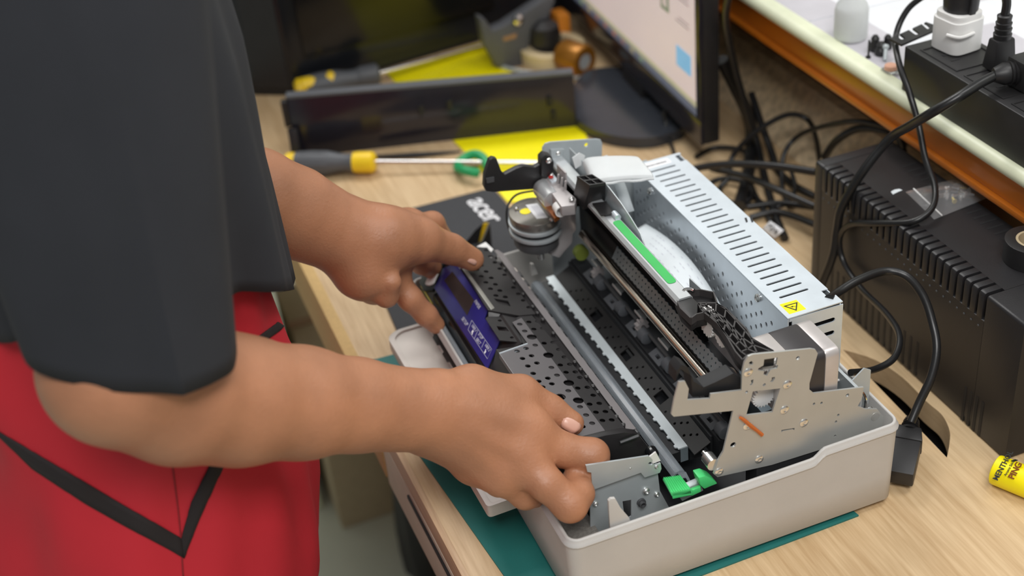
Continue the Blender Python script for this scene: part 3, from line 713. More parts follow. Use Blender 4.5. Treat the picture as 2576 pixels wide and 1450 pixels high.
for i in range(5):
    a = lab[0] + (lab[1] - lab[0]) * (.35 + .13 * i); c3 = lab[3] + (lab[2] - lab[3]) * (.35 + .13 * i)
    a3, c4 = a + (c3 - a) * .15, a + (c3 - a) * .85
    lt.tube([tuple(a3 + np.array((0, 0, .0003))), tuple(c4 + np.array((0, 0, .0003)))], .00025, 4, smooth=False)
lt.build('label_print', 'grey_print', fm)
for p in ((1299, 527), (1388, 555)): pan_screw('screw', U(*p, z=.146), ZA, .0020, parent=fm, h=.0025)
MB().cyl((mc[0] - .004, mc[1] - .018, .1135), (mc[0] - .004, mc[1] - .018, .106), .0035).build('terminal', 'screw', fm)
MB().cyl((mc[0] + .012, mc[1] - .014, .1260), (mc[0] + .012, mc[1] - .014, .1420), .0011).build('standoff', 'screw', fm)
arm = part('latch_arm')
MB().prism(onY([(1220, 440), (1232, 404), (1240, 398), (1250, 400), (1262, 432), (1270, 440), (1300, 424), (1318, 418), (1345, 422), (1366, 410), (1372, 470), (1340, 477), (1240, 484), (1224, 482), (1218, 470)], .338), (0, .006, 0)).build('arm', 'black_plastic', arm, bevel=.0008)
MB().prism(onY([(1362, 400), (1372, 390), (1388, 394), (1394, 410), (1392, 432), (1376, 450), (1362, 445)], .334), (0, .010, 0)).build('boss', 'black_plastic', arm, bevel=.001)
pan_screw('screw', U(1380, 404, y=.333), (0, -1, 0), .0028, parent=arm)
MB().prism(onY([(1222, 448), (1242, 444), (1242, 456), (1224, 460)], .3375), (0, -.0015, 0)).build('catch_window', 'dark_grey', arm)
MB().tube([tuple(U(px, py, z=z)) for px, py, z in ((1345, 480, .150), (1300, 490, .152), (1277, 520, .146), (1276, 560, .132), (1290, 600, .118))], .0010, 6).build('wire', 'cable_rubber', pr)
MB().lathe(tuple(U(1386, 446, z=.1782)), ZA, [(0, .0024), (.0008, .002)], 10).build('thread_paint', mat('red_paint', '#b8322c', .5), db)
for px in (1873, 1887): MB().prism([tuple(U(*p, z=PZ + .0001)) for p in ((px, 550), (px + 5, 549), (px + 8, 558), (px + 4, 560))], (0, 0, .0006)).build('lanced_tab', 'inner_black', psu)
# --- gear housing with ribs behind the near plate
gh = part('gear_housing')
zt_ = .1785
def hz(px, py): return tuple(U(px, py, z=zt_))
OUT = [(1697, 738), (1725, 730), (1760, 728), (1795, 735), (1805, 765), (1825, 775), (1855, 805), (1880, 830), (1890, 850), (1948, 885), (1880, 893), (1868, 905), (1850, 884), (1828, 846), (1806, 812), (1778, 784), (1752, 790), (1738, 800), (1712, 775)]
MB().prism([tuple(np.array(hz(*p)) - np.array((0, 0, .006))) for p in OUT], (0, 0, -.007)).build('housing_body', 'black_plastic', gh, bevel=.0006)
rib = MB()
def rbar(a, b7):
    a, b7 = np.array(hz(*a)), np.array(hz(*b7)); d = b7 - a; nrm = np.array((-d[1], d[0], 0)); nrm = nrm / np.linalg.norm(nrm) * .00055
    lo, hi = np.array((0, 0, -.0065)), np.array((0, 0, 0))
    rib.hexa([tuple(p + lo) for p in (a - nrm, b7 - nrm, b7 + nrm, a + nrm)], [tuple(p + hi) for p in (a - nrm, b7 - nrm, b7 + nrm, a + nrm)])
UPR = [(1757, 764), (1775, 768), (1800, 785), (1822, 800), (1845, 825), (1868, 850), (1895, 868), (1940, 884)]
MID = [(1762, 775), (1785, 790), (1805, 802), (1825, 815), (1842, 838), (1860, 858), (1880, 878), (1905, 888)]
LOW = [(1768, 783), (1786, 797), (1806, 814), (1820, 833), (1834, 850), (1850, 868), (1864, 885), (1876, 893)]
TOPL = [(1757, 762), (1778, 762), (1802, 762), (1826, 778), (1850, 805), (1874, 832), (1890, 852), (1945, 882)]
for row in (UPR, MID, LOW, TOPL):
    for a, c5 in zip(row, row[1:]): rbar(a, c5)
for i in range(8):
    rbar(TOPL[i], UPR[i]); rbar(UPR[i], MID[i]); rbar(MID[i], LOW[i])
    if i < 7: rbar(UPR[i], MID[i + 1])
for a, c5 in zip(OUT, OUT[1:] + OUT[:1]): rbar(a, c5)
rib.build('ribs', mat('rib_black', '#3a3737', .45), gh, ang=30)
MB().prism([hz(*p) for p in ((1699, 741), (1728, 734), (1756, 762), (1754, 790), (1738, 800), (1712, 775))], (0, 0, -.010)).build('shield', 'black_plastic', gh, bevel=.001)
MB().tube([tuple(np.array(hz(*p)) + np.array((0, 0, .001))) for p in ((1719, 736), (1726, 731), (1738, 731), (1746, 734))], .0014, 8).build('spring', 'chrome', gh)
def wgear(c, r, w_, nt, nm):
    P = [(c[0] + (r if (i // 2) % 2 else r * .84) * math.cos(2 * math.pi * i / (4 * nt)), c[1], c[2] + (r if (i // 2) % 2 else r * .84) * math.sin(2 * math.pi * i / (4 * nt))) for i in range(4 * nt)]
    return MB().prism(P, (0, w_, 0)).build(nm, 'white_plastic', gh, bevel=.0002)
# gears turn on an axis along X here: build as discs facing sideways
def xgear(px, py, z, r, w_, nt):
    c = U(px, py, z=z)
    P = [(c[0], c[1] + (r if (i // 2) % 2 else r * .86) * math.cos(2 * math.pi * i / (4 * nt)), c[2] + (r if (i // 2) % 2 else r * .86) * math.sin(2 * math.pi * i / (4 * nt))) for i in range(4 * nt)]
    return MB().prism(P, (w_, 0, 0)).build('gear', 'white_plastic', gh, ang=30)
xgear(1774, 812, .1665, .0120, .006, 20)
xgear(1810, 850, .1655, .0080, .005, 14)
# gears seen through the windows of the near plate
gw = U(*q3(850, 790), y=.022); wgear(gw, .0095, .006, 22, 'gear')
gw2 = U(*q3(880, 575), y=.022); wgear(gw2, .0060, .006, 16, 'gear')
# wheel at the end of the strip, rod bracket
wc = U(1832, 942, y=.040)
MB().lathe(tuple(wc), (-.3, -1, .2), [(0, .0060), (.004, .0060), (.004, .0042), (.005, .0042)], 20).build('idler_wheel', mat('amber_grey', '#8a7a6c', .4, .2), gh)
MB().cyl(tuple(wc + np.array((-.0015, -.004, .001))), tuple(wc + np.array((-.002, -.007, .0015))), .0022).build('idler_hub', 'black_plastic', gh)
rbk = part('rod_bracket')
MB().prism(onY([(1700, 962), (1712, 930), (1738, 945), (1742, 1000), (1868, 985), (1862, 950), (1845, 940), (1800, 962), (1770, 975), (1745, 960), (1730, 925), (1715, 918), (1702, 935)], .0175), (0, .012, 0)).build('bracket', 'black_matte', rbk, bevel=.0006)
MB().box(.160, .235, .0136, .030, .040, .112).build('frame_inner', 'inner_black', rbk)
# --- stepper motor behind the plate
sm = part('stepper_motor')
MX = [(.178, .1935, 'can_end', .0), (.1935, .2175, 'laminations', .001), (.2175, .2290, 'can_end', .0)]
for x0, x1, nm, sh in MX:
    zt2, yb2, yf2, zb2 = .1625, .060, .0155, .118
    P = rounded([(x0, yf2 + sh * .3, zb2), (x0, yb2, zb2), (x0, yb2, zt2), (x0, yf2 + sh * .3, zt2)], .006, 3)
    P = [(p[0], p[1], p[2] - 0.0) for p in P]
    o = MB().prism(P, (x1 - x0, 0, 0)).build(nm, mat('motor_silver', '#c5bfbd', .35, .4) if nm == 'can_end' and 'motor_silver' not in MATS else (MATS['motor_silver'] if nm == 'can_end' else mat('motor_black', '#3a3739', .4, .2)), sm, bevel=.0008)
MB().cyl((.229, .0375, .140), (.233, .0375, .140), .009, n=20).build('bearing_boss', 'motor_silver', sm)
# rear corner: brackets, wires and flange of the frame
rf = part('rear_bracket')
MB().box(.245, .2475, .014, .050, .080, U(2168, 975, y=.014)[2]).build('flange', 'grey_steel', rf)
MB().prism([(.2475, .030, .085), (.268, .030, .085), (.268, .030, .118), (.262, .030, .122), (.2475, .030, .110)], (0, .0012, 0)).build('tab', 'grey_steel', rf)
MB().tube([(.236, .040, .108), (.246, .044, .116), (.256, .034, .108), (.262, .026, .095), (.264, .03, .075)], .0013, 8).build('wire', 'chrome', rf)
MB().tube([(.236, .044, .104), (.248, .036, .112), (.258, .028, .100), (.262, .034, .07)], .0011, 8).build('wire', 'white_plastic', rf)
MB().cyl((.262, .0118, .0875), (.262, .020, .0875), .0038).build('bushing', 'screw', rf)
# ------------------------------------------------------------------ control panel unit lifted out of the printer by both hands
cu = thing('control_panel_unit', 'black perforated front unit with blue button panel, held above the printer by both hands', 'printer part', (.05, .20, .066))
TP0, TN = (.080, 0, .1005), (.20, 0, 1.0)
BP0, BN = (.013, 0, .085), (-.743, 0, 1.0)
def tp(px, py, dz=0): return tuple(UP(px, py, (TP0[0], 0, TP0[2] + dz), TN))
def bp_(px, py, off=0): return tuple(UP(px, py, (BP0[0] - off * .6, 0, BP0[2] + off * .8), BN))
def c4(x, y): return (950 + x / 3.624, 560 + y / 3.624)
def c5(x, y): return (1200 + x / 2.9, 750 + y / 2.9)
mat('cover_black', '#262425', .42, var=.06, scale=40, bump=.04)
def ztop(x): return TP0[2] - .2 * (x - TP0[0])
tv = np.array((1, 0, -.2)); tv /= np.linalg.norm(tv); yv = np.array((0, 1, 0))
# body below the covers
MB().prism([(.0135, .204, .0840), (.0460, .204, .1072), (.0815, .204, .0975), (.0850, .204, .0840), (.0700, .204, .0710), (.0240, .204, .0700), (.0125, .204, .0760)], (0, .139, 0)).build('housing', 'cover_black', cu, bevel=.0008)
MB().prism([(.0170, .0645, .0850), (.0235, .0645, .1085), (.0815, .0645, .0975), (.0850, .0645, .0840), (.0700, .0645, .0710), (.0240, .0645, .0700), (.0160, .0645, .0760)], (0, .140, 0)).build('housing', 'cover_black', cu, bevel=.0008)
MB().prism(onY([(1430, 1120), (1524, 1096), (1572, 1088), (1604, 1092), (1634, 1128), (1636, 1148), (1500, 1176), (1432, 1190)], .0585), (0, .006, 0)).build('end_block', 'cover_black', cu, bevel=.0008)
# black perforated top cover
def hole_tp(px, py, r=.0023, dz=0): return [tuple(p) for p in circ(tp(px, py, dz), r, tv, yv, 12)]
BH = [c5(*p) for p in [(379, 181), (444, 178), (415, 233), (480, 228), (490, 336), (555, 330), (597, 382), (637, 437), (608, 495), (677, 490), (650, 548), (717, 546), (750, 587), (735, 664), (805, 658), (848, 716), (822, 781), (892, 775), (868, 840), (937, 835), (915, 900), (983, 896)]]
FH = [c4(*p) for p in [(990, 268), (1030, 325), (1070, 378), (1115, 435), (1160, 492), (945, 405), (905, 443), (990, 461), (945, 504), (1037, 519), (988, 560), (1075, 578), (1030, 618), (1115, 634), (1080, 680), (1165, 693), (1240, 607), (1285, 665), (1330, 725), (1380, 788)]]
NUB = [c5(*p) for p in [(406, 65), (440, 112), (480, 160), (556, 260), (712, 470), (755, 523), (797, 577), (845, 645), (880, 690), (970, 805), (1015, 868), (1065, 927)]] + [c4(*p) for p in [(1072, 315), (1115, 370), (1155, 425), (1240, 540), (1325, 655)]]
far_cov = [tp(*c4(*p)) for p in ((800, 240), (1000, 240), (1440, 850), (1290, 862), (1010, 815), (770, 430), (760, 300))]
win = [tp(*c4(*p)) for p in ((1062, 706), (1190, 728), (1215, 778), (1112, 762))]
MB().prism(far_cov, (0, 0, .0016), [hole_tp(*p) for p in FH] + [win]).build('perforated_cover', 'cover_black', cu, ang=30)
near_cov = [tp(*p) for p in (c5(320, 135), c5(400, 130), c5(1060, 925), c5(1090, 985), c5(850, 1020), c5(330, 330), c5(285, 150))]
EDGE = [(400, 290), (521, 423), (670, 625), (739, 753)]      # large holes cut half into the sheet edge
MB().prism(near_cov, (0, 0, .0008), [hole_tp(*p) for p in BH] + [hole_tp(*c5(*p), .0043) for p in EDGE]).build('perforated_cover', 'cover_black', cu, ang=30)
MB().prism([tp(*c4(*p), -.0030) for p in ((1005, 870), (1300, 865), (1440, 850), (1300, 905), (1240, 900), (1375, 1110), (1115, 1085), (985, 885))], (0, 0, .0012), [hole_tp(*c4(*p), .0018, -.003) for p in ((1115, 905), (1205, 918), (1270, 1007), (1225, 1060), (1315, 1073))] + [[tp(*c4(*p), -.003) for p in ((1085, 955), (1170, 965), (1200, 1003), (1105, 995))]]).build('perforated_cover', 'cover_black', cu, ang=30)
MB().hexa([tp(*c4(1010, 862), -.004), tp(*c4(1420, 850), -.004), tp(*c4(1250, 905), -.004), tp(*c4(1090, 885), -.004)], [tp(*c4(1010, 818), .0), tp(*c4(1420, 842), .0), tp(*c4(1240, 880), -.0035), tp(*c4(1090, 870), -.0035)]).build('step_wall', 'cover_black', cu)
for p in NUB: MB().lathe(tp(*p), (0, 0, 1), [(-.002, .0019), (.0008, .0019), (.0014, .0012)], 10).build('edge_peg', 'cover_black', cu)
# silver strip beyond the right edge
sl = [UP(*p, (TP0[0], 0, TP0[2] - .002), TN) for p in (c4(1062, 262), c4(1092, 255), c4(1145, 290), c5(1160, 960), c5(1090, 985), c5(1075, 930))]
MB().prism([tuple(p) for p in sl], (0, 0, .0010)).build('steel_strip', mat('strip_grey', '#8f8a8b', .38, .4, var=.05, scale=30), cu, ang=30)
gut = MB().hexa([(.0855, .062, .078), (.0925, .062, .076), (.0925, .344, .076), (.0855, .344, .078)], [(.0850, .062, .0925), (.0925, .062, .0865), (.0925, .344, .0865), (.0850, .344, .0925)]).build('roller_channel', 'inner_black', cu)
rl = MB().cyl((.0905, .075, .0885), (.0905, .083, .0885), .0022, n=10).build('small_roller', 'dark_grey', cu)
for i in range(1, 16): copy_tree(rl, (0, .0165 * i, 0), cu)
MB().cyl((.0905, .064, .0885), (.0905, .340, .0885), .0008, n=8).build('roller_shaft', 'chrome', cu)
kb = U(1637, 1135, y=.052); MB().lathe(tuple(kb), (-.15, -1, .1), [(0, .0048), (.006, .0048), (.008, .0035), (.008, .001)], 18).build('shaft_cap', 'black_gloss', cu)
MB().tube([tuple(U(1560, 1114, y=.0560)), tuple(U(1606, 1097, y=.0560))], .0012, 6, smooth=False).build('spring_pin', 'dark_grey', cu)
# grey perforated sheet
GH = [(312, 197), (348, 247), (425, 350), (358, 373), (293, 394), (398, 427), (332, 447), (437, 480), (371, 502), (543, 513), (410, 556), (584, 569), (517, 591), (450, 613), (546, 632), (479, 655), (666, 683), (531, 727), (571, 786), (752, 800), (684, 823), (615, 846), (796, 860), (728, 884), (840, 920), (771, 944)]
GB = [(609, 727)]
gsh = [tp(*p, .0010) for p in ((1289, 813), (1312, 802))]
A0, B0 = np.array(tp(1312, 802, .0010)), np.array(tp(1525, 1090, .0010)); eu = (B0 - A0) / np.linalg.norm(B0 - A0); ev = np.cross(np.array(TN) / np.linalg.norm(TN), eu)
if ev[0] > 0: ev = -ev                              # into the sheet
for p in EDGE:
    c_ = np.array(tp(*c5(*p), .0010)) - A0; u0, v0 = c_ @ eu, c_ @ ev; hc = math.sqrt(max(.0043 ** 2 - v0 ** 2, 1e-8))
    a0 = math.atan2(-v0, -hc); a1 = math.atan2(-v0, hc)
    if a0 < 0: a0 += 2 * math.pi
    for i in range(11):
        a_ = a0 + (a1 - a0) * i / 10; gsh.append(tuple(A0 + eu * (u0 + .0043 * math.cos(a_)) + ev * (v0 + .0043 * math.sin(a_))))
gsh += [tp(*p, .0010) for p in ((1525, 1090), (1478, 1106), (1478, 1098), (1440, 1106), (1404, 1108), (1257, 892), (1328, 867))]
gs_ = MB().prism(gsh, (0, 0, .0008), [hole_tp(*c5(*p), .0024, .0010) for p in GH] + [hole_tp(*c5(*p), .0043, .0010) for p in GB]).build('perforated_sheet', 'perf_grey', cu, ang=30)
e0, e1_ = np.array(tp(1257, 892, .0018)), np.array(tp(1404, 1108, .0018)); d0 = np.array((-.0006, 0, -.0035))
MB().hexa([tuple(e0 + d0), tuple(e1_ + d0), tuple(e1_ + d0 + np.array((.0006, 0, 0))), tuple(e0 + d0 + np.array((.0006, 0, 0)))], [tuple(e0), tuple(e1_), tuple(e1_ + np.array((.0006, 0, 0))), tuple(e0 + np.array((.0006, 0, 0)))]).build('sheet_flange', 'perf_grey', gs_)
e2_, e3_ = np.array(tp(1257, 892, .0018)), np.array(tp(1328, 867, .0018))
MB().hexa([tuple(e2_ - np.array((0, 0, .003))), tuple(e3_ - np.array((0, 0, .003))), tuple(e3_ - np.array((0, .0006, .003))), tuple(e2_ - np.array((0, .0006, .003)))], [tuple(e2_ + np.array((0, .0012, .0008))), tuple(e3_ + np.array((0, .0012, .0008))), tuple(e3_ + np.array((0, .0006, .0008))), tuple(e2_ + np.array((0, .0006, .0008)))]).build('sheet_flange', 'galvanised', gs_)
pan_screw('screw', tp(*c5(503, 763), .0018), (0, 0, 1), .0022, parent=gs_)
# blue button panel
film = [bp_(*c4(*p)) for p in ((520, 600), (590, 430), (690, 385), (735, 400), (1012, 800), (982, 880), (1118, 1085), (1003, 1345))]
bn = np.array(BN) / np.linalg.norm(BN)
pf_ = MB().prism(film, tuple(bn * .0012)).build('button_panel', 'blue_film', cu, label='blue printed button panel', bevel=.0002)
lcd = [np.array(bp_(*c4(*p))) + bn * .0013 for p in ((615, 535), (690, 455), (890, 715), (825, 855))]
MB().prism([tuple(p) for p in lcd], tuple(bn * .0002)).build('display_window', mat('lcd_dark', '#38302f', .22, var=.15, scale=30), pf_, label='dark display window')
def btxt(s, px, py, size):
    a, b8 = np.array(bp_(*c4(px, py))), None
    xd = np.array(bp_(*c4(px + 40, py + 62))) - a
    yd = np.cross(bn, xd)
    text('lettering', s, size, a + bn * .0014, xd, yd, 'grey_print', pf_)
btxt('PAPER', 918, 755, .0046); btxt('SETUP', 803, 912, .0046)
btxt('USER 1', 889, 972, .0033); btxt('STOP', 948, 1046, .0038); btxt('EJECT', 928, 1092, .0036); btxt('USER 2', 1012, 1150, .0033)
def bline(pts, r=.00018):
    q = [tuple(np.array(bp_(*c4(*p))) + bn * .0014) for p in pts]
    return MB().tube(q, r, 4, smooth=False)
fr = bline([(868, 900), (1050, 1165), (1010, 1252), (833, 985), (868, 900)]); f2 = bline([(925, 985), (890, 1070)]); f3 = bline([(990, 1075), (957, 1150)])
fr.add(f2.v, f2.f); fr.add(f3.v, f3.f); fr.build('key_frame', 'grey_print', pf_)
for (ax, ay), (bx, by) in (((870, 1030), (878, 985)), ((995, 1165), (985, 1205))):
    a, b8 = np.array(bp_(*c4(ax, ay))) + bn * .0013, np.array(bp_(*c4(bx, by))) + bn * .0013
    d = b8 - a; s_ = np.cross(bn, d)
    MB().prism([tuple(a - s_ * .1), tuple(a + d * .5 - s_ * .1), tuple(a + d * .5 - s_ * .3), tuple(a + d), tuple(a + d * .5 + s_ * .3), tuple(a + d * .5 + s_ * .1), tuple(a + s_ * .1)], tuple(bn * .0002)).build('arrow', 'white_print', pf_)
# silver lip above the panel
s_a = [tp(*c4(*p), .0006) for p in ((770, 430), (800, 425), (1068, 792), (1035, 810))]
MB().prism(s_a, (0, 0, .0016)).build('silver_lip', mat('lip_grey', '#97968f', .35, .4), cu, bevel=.0003)
# white cap at the panel corner
MB().prism([tuple(np.array(bp_(*c4(*p))) + bn * .0005) for p in rounded([(455, 585), (525, 405), (590, 398), (585, 450), (530, 575), (490, 592)], 25, 4)], tuple(bn * .0035)).build('corner_cap', 'white_plastic', cu, bevel=.0010)
MB().prism([bp_(*c4(*p), -.0015) for p in ((400, 560), (500, 380), (560, 320), (640, 345), (600, 480), (520, 640), (440, 640))], tuple(bn * .004)).build('corner_block', 'black_gloss', cu, bevel=.0006)
# front lower edge: dark face, clear rail, toothed flap and gold contacts
z_ = .078
MB().hexa([(.0075, .125, .0705), (.0150, .125, .0705), (.0150, .343, .0705), (.0075, .343, .0705)], [(.0110, .125, .0835), (.0160, .125, .0850), (.0160, .343, .0850), (.0110, .343, .0835)]).build('front_face', 'black_gloss', cu, bevel=.0005)
MB().lathe((.0055, .120, .0740), YA, [(0, .0026), (.205, .0026)], 14).build('clear_rail', 'clear_bar', cu)
fl2 = [(-.0030, .315, .0660), (.0080, .318, .0690), (.0080, .120, .0690), (-.0030, .120, .0660)]
tt = [(.0080, .120, .0690), (.0080, .318, .0690)]; y_ = .318
while y_ > .140:
    tt += [(-.0030, y_, .0660), (-.0030, y_ - .012, .0660), (-.0050, y_ - .014, .0655), (-.0050, y_ - .026, .0655)]; y_ -= .028
tt += [(-.0030, .120, .0660)]
MB().prism(tt, (0, 0, -.0012)).build('toothed_flap', 'black_plastic', cu)
MB().tube([tuple(bp_(*c4(400, 580), -.003)), tuple(bp_(*c4(500, 745), -.003))], .0010, 6, smooth=False).build('contact_strip', mat('gold', '#c9b45a', .3, .8), cu)
MB().tube([tuple(bp_(*c4(398, 625), -.004)), tuple(bp_(*c4(480, 760), -.004))], .0007, 6, smooth=False).build('contact_strip', 'gold', cu)
# white paper scrap and black-yellow folded film behind the unit
wpz = [U(*p, z=.100) for p in (c4(905, 225), c4(985, 185), c4(1055, 250), c4(1035, 275), c4(1000, 240))]
tag(MB().prism([tuple(p) for p in wpz], (0, 0, .0008)).build('paper_scrap', 'white_plastic'), 'small white plastic tab sticking out behind the perforated cover', 'tab')
# ------------------------------------------------------------------ things on the desk behind the printer
def flat(name, pts, z, h, m, label, cat, bevel=0, **k):
    return tag(MB().prism([tuple(U(*p, z=z)) for p in pts], (0, 0, h)).build(name, m, bevel=bevel, **k), label, cat)
mp_ = thing('mouse_pad', 'dark grey mouse pad with white lettering lying partly under the printer', 'mouse pad', tuple(U(1150, 640, z=.0003)))
pad = [U(*p, z=.0002) for p in ((885, 568), (1240, 476), (1480, 760), (1010, 862))]
MB().prism(rounded(pad, .012), (0, 0, .0028)).build('pad', 'mouse_pad', mp_, bevel=.0004)
a, b_ = U(1203, 512, z=.0032), U(1236, 547, z=.0032); xd = b_ - a
text('lettering', 'acer', .036, (a + b_) / 2 + np.array((.001, .001, 0)), xd, np.cross((0, 0, 1), xd), 'white_print', mp_, spacing=.92, bold=.0002)
# folded black and yellow film by the unit
ft = thing('folded_film', 'small folded black and yellow film piece standing on the mouse pad', 'film', tuple(U(1205, 618, z=.0035)))
def tri3(*pz): return [tuple(U(px, py, z=z)) for px, py, z in pz]
MB().prism(tri3((1165, 617, .0035), (1205, 612, .0035), (1218, 560, .030), (1195, 580, .022)), (.0008, .0008, 0)).build('black_flap', 'black_plastic', ft)
MB().prism(tri3((1203, 612, .004), (1210, 607, .004), (1228, 562, .030), (1216, 562, .030)), (.0008, .0005, 0)).build('yellow_flap', 'yellow_plastic', ft)
MB().prism(tri3((1212, 612, .0035), (1237, 630, .0035), (1232, 566, .028)), (.0008, .0005, 0)).build('black_flap', 'black_plastic', ft)
# yellow sheet (embossed with rows of pips)
ys = [U(*p, z=.0002) for p in ((968, 182), (1085, 148), (1222, 108), (1245, 140), (1235, 165), (1300, 190), (1440, 285), (1470, 330), (1500, 420), (1375, 520), (1275, 510), (1180, 395), (1105, 322))]
ysh = MB().prism([tuple(p) for p in ys], (0, 0, .0022)).build('yellow_sheet', 'yellow_sheet', bevel=.0004); tag(ysh, 'bright yellow embossed plastic sheet lying on the desk under the black bar', 'sheet')
# long black bar standing on it
bb = thing('black_trim_bar', 'long glossy black trim bar standing on edge across the yellow sheet', 'bar', tuple(U(1100, 350, z=.003)))
p0, p1 = U(748, 398, z=.0025), U(1452, 318, z=.0025); d = (p1 - p0); dn2 = np.array((-d[1], d[0], 0)); dn2 /= np.linalg.norm(dn2)
up = np.array((0, 0, .078)); lean = dn2 * .004
mat('bar_gloss', '#26242a', .14, var=.05)
MB().hexa([tuple(p) for p in (p0, p1, p1 + dn2 * .004, p0 + dn2 * .004)], [tuple(p + up * s_ + lean) for p, s_ in ((p0, 1), (p1, .86), (p1 + dn2 * .004, .86), (p0 + dn2 * .004, 1))]).build('face', 'bar_gloss', bb, bevel=.0008)
MB().hexa([tuple(p + up * s_ + lean) for p, s_ in ((p0, 1), (p1, .86), (p1 + dn2 * .014, .86), (p0 + dn2 * .014, 1))], [tuple(p + up * (s_ + .05) + lean) for p, s_ in ((p0, 1), (p1, .86), (p1 + dn2 * .014, .86), (p0 + dn2 * .014, 1))]).build('top_flange', 'tool_grey', bb, bevel=.0006)
MB().hexa([tuple(p) for p in (p0 - d * .012, p0 + d * .02, p0 + d * .02 - dn2 * .018, p0 - d * .012 - dn2 * .018)], [tuple(p + up * .55) for p in (p0 - d * .012, p0 + d * .02, p0 + d * .02 - dn2 * .006, p0 - d * .012 - dn2 * .006)]).build('end_bracket', 'black_plastic', bb, bevel=.0008)
MB().hexa([tuple(p + up * .55) for p in (p0 - d * .02, p0, p0 + dn2 * .01, p0 - d * .02 + dn2 * .01)], [tuple(p + up * .98) for p in (p0 - d * .02, p0, p0 + dn2 * .01, p0 - d * .02 + dn2 * .01)]).build('end_clip', 'black_plastic', bb, bevel=.0008)
for t, s_ in ((.46, .62), (.56, .66), (.91, .52), (.92, .25)):
    c = p0 + d * t + up * s_ * .95 - dn2 * .0006
    MB().box(c[0] - .003, c[0] + .003, c[1] - .001, c[1] + .003, c[2] - .006, c[2] + .006).build('slot', 'black_matte', bb)
# screwdrivers
def driver(name, label, h0, h1, tip, r, mainm, endm, collm, flip=False, prof=None):
    t = thing(name, label, 'screwdriver', tuple((np.array(h0) + np.array(h1)) / 2 - np.array((0, 0, r))), 'screwdrivers on the desk')
    h0, h1, tip = Vector(h0), Vector(h1), Vector(tip); ax = (h1 - h0); L = ax.length
    MB().lathe(h0, ax, [(0, r * .55), (.004, r * .85), (.02 * L / .1, r * .9), (L * .13, r * .92)], 20).build('end_cap', endm, t)
    MB().lathe(h0, ax, [(L * .13, r * .92), (L * .3, r), (L * .48, r * .97), (L * .62, r * .74), (L * .72, r * .70), (L * .76, r * .78)], 20).build('grip', mainm, t)
    for k in range(6):
        a = 2 * math.pi * k / 6; u = ax.normalized().orthogonal().normalized(); w_ = ax.normalized().cross(u); o = (u * math.cos(a) + w_ * math.sin(a))
        MB().tube([h0 + ax * .2 + o * r * .93, h0 + ax * .4 + o * r * .97, h0 + ax * .5 + o * r * .9], .0012, 6).build('grip_rib', mainm, t)
    MB().lathe(h0, ax, [(L * .76, r * .80), (L * .80, r * .86), (L * .97, r * .86), (L, r * .6)], 20).build('collar', collm, t)
    sh = (tip - h1); MB().lathe(h1, sh, [(0, .0030), (sh.length * .9, .0030), (sh.length, .0016)], 14).build('shaft', 'chrome', t)
    return t
driver('screwdriver', 'grey and yellow screwdriver lying in front of the black bar', U(716, 411, z=.016), U(945, 408, z=.015), U(1375, 410, z=.008), .0150, 'tool_grey', 'yellow_plastic', 'yellow_plastic')
dA = driver('screwdriver', 'black and yellow screwdriver lying behind the black bar', U(742, 226, z=.017), U(955, 184, z=.017), U(1240, 108, z=.006), .0165, 'tool_grey', 'yellow_plastic', 'tool_grey')
yl = MB().lathe(Vector(U(760, 217, z=.0215)), Vector(U(850, 198, z=.0215) - U(760, 217, z=.0215)), [(-.006, .004), (0, .011), (.012, .0115), (.026, .010), (.040, .0125), (.052, .009), (.056, .003)], 18).build('yellow_inlay', 'yellow_plastic', dA)
tag(MB().tube([tuple(U(948, 394, z=.004)), tuple(U(1040, 390, z=.004)), tuple(U(1160, 381, z=.004))], [.0022, .0035, .0012], 8).build('scribe', 'black_matte'), 'thin black scriber lying behind the grey and yellow screwdriver', 'scriber')
# green plastic ring clip
gr = thing('cable_clip', 'green plastic ring clip lying on the yellow sheet edge', 'clip', tuple(U(1185, 430, z=.0025)))
c = U(1188, 415, z=.012); P = []
for i in range(15):
    a_ = math.radians(-30 + 300 * i / 14); P.append((c[0] + .017 * math.cos(a_), c[1] + .022 * math.sin(a_), .012 + .003 * math.sin(2 * a_)))
MB().tube(P, .0055, 10).build('ring', 'green_tool', gr)
for i in (1, 4, 7, 10, 13): MB().cyl(P[i], tuple(np.array(P[i]) + np.array((P[i][0] - c[0], P[i][1] - c[1], 0)) * .35), .0022, n=8).build('tooth', 'green_tool', gr)
# things beyond the yellow sheet
gb_ = thing('grey_bracket', 'dark grey plastic bracket standing beyond the yellow sheet', 'bracket', tuple(U(1285, 170, z=0)))
yb = float(U(1285, 172, z=0)[1])
MB().prism([tuple(U(*p, y=yb)) for p in ((1206, 45), (1222, 50), (1240, 78), (1268, 66), (1330, 25), (1380, -8), (1398, 0), (1375, 60), (1335, 100), (1316, 172), (1252, 172), (1218, 112))], (0, .022, 0)).build('arm', 'tool_grey', gb_, bevel=.003)
MB().lathe(tuple(U(1303, 50, y=yb - .001)), (0, -1, 0), [(0, .008), (.003, .007), (.005, .003)], 14).build('button', 'chrome', gb_)
MB().prism([tuple(U(*p, y=yb - .001)) for p in ((1265, 95), (1300, 84), (1298, 96), (1268, 104))], (0, .002, 0)).build('slot', 'tan_board', gb_)
tr = thing('tape_roll', 'roll of beige tape lying flat near the monitor', 'tape', tuple(U(1395, 150, z=0)))
c = U(1392, 150, z=0)
MB().lathe(tuple(c), ZA, [(0, .044), (.022, .044), (.022, .032), (0, .032)], 30, close=False).build('tape', mat('beige_tape', '#d8c49b', .5), tr)
MB().lathe(tuple(c), ZA, [(.001, .032), (.0225, .032), (.0225, .028), (.001, .028)], 30, close=False).build('core', 'cardboard', tr)
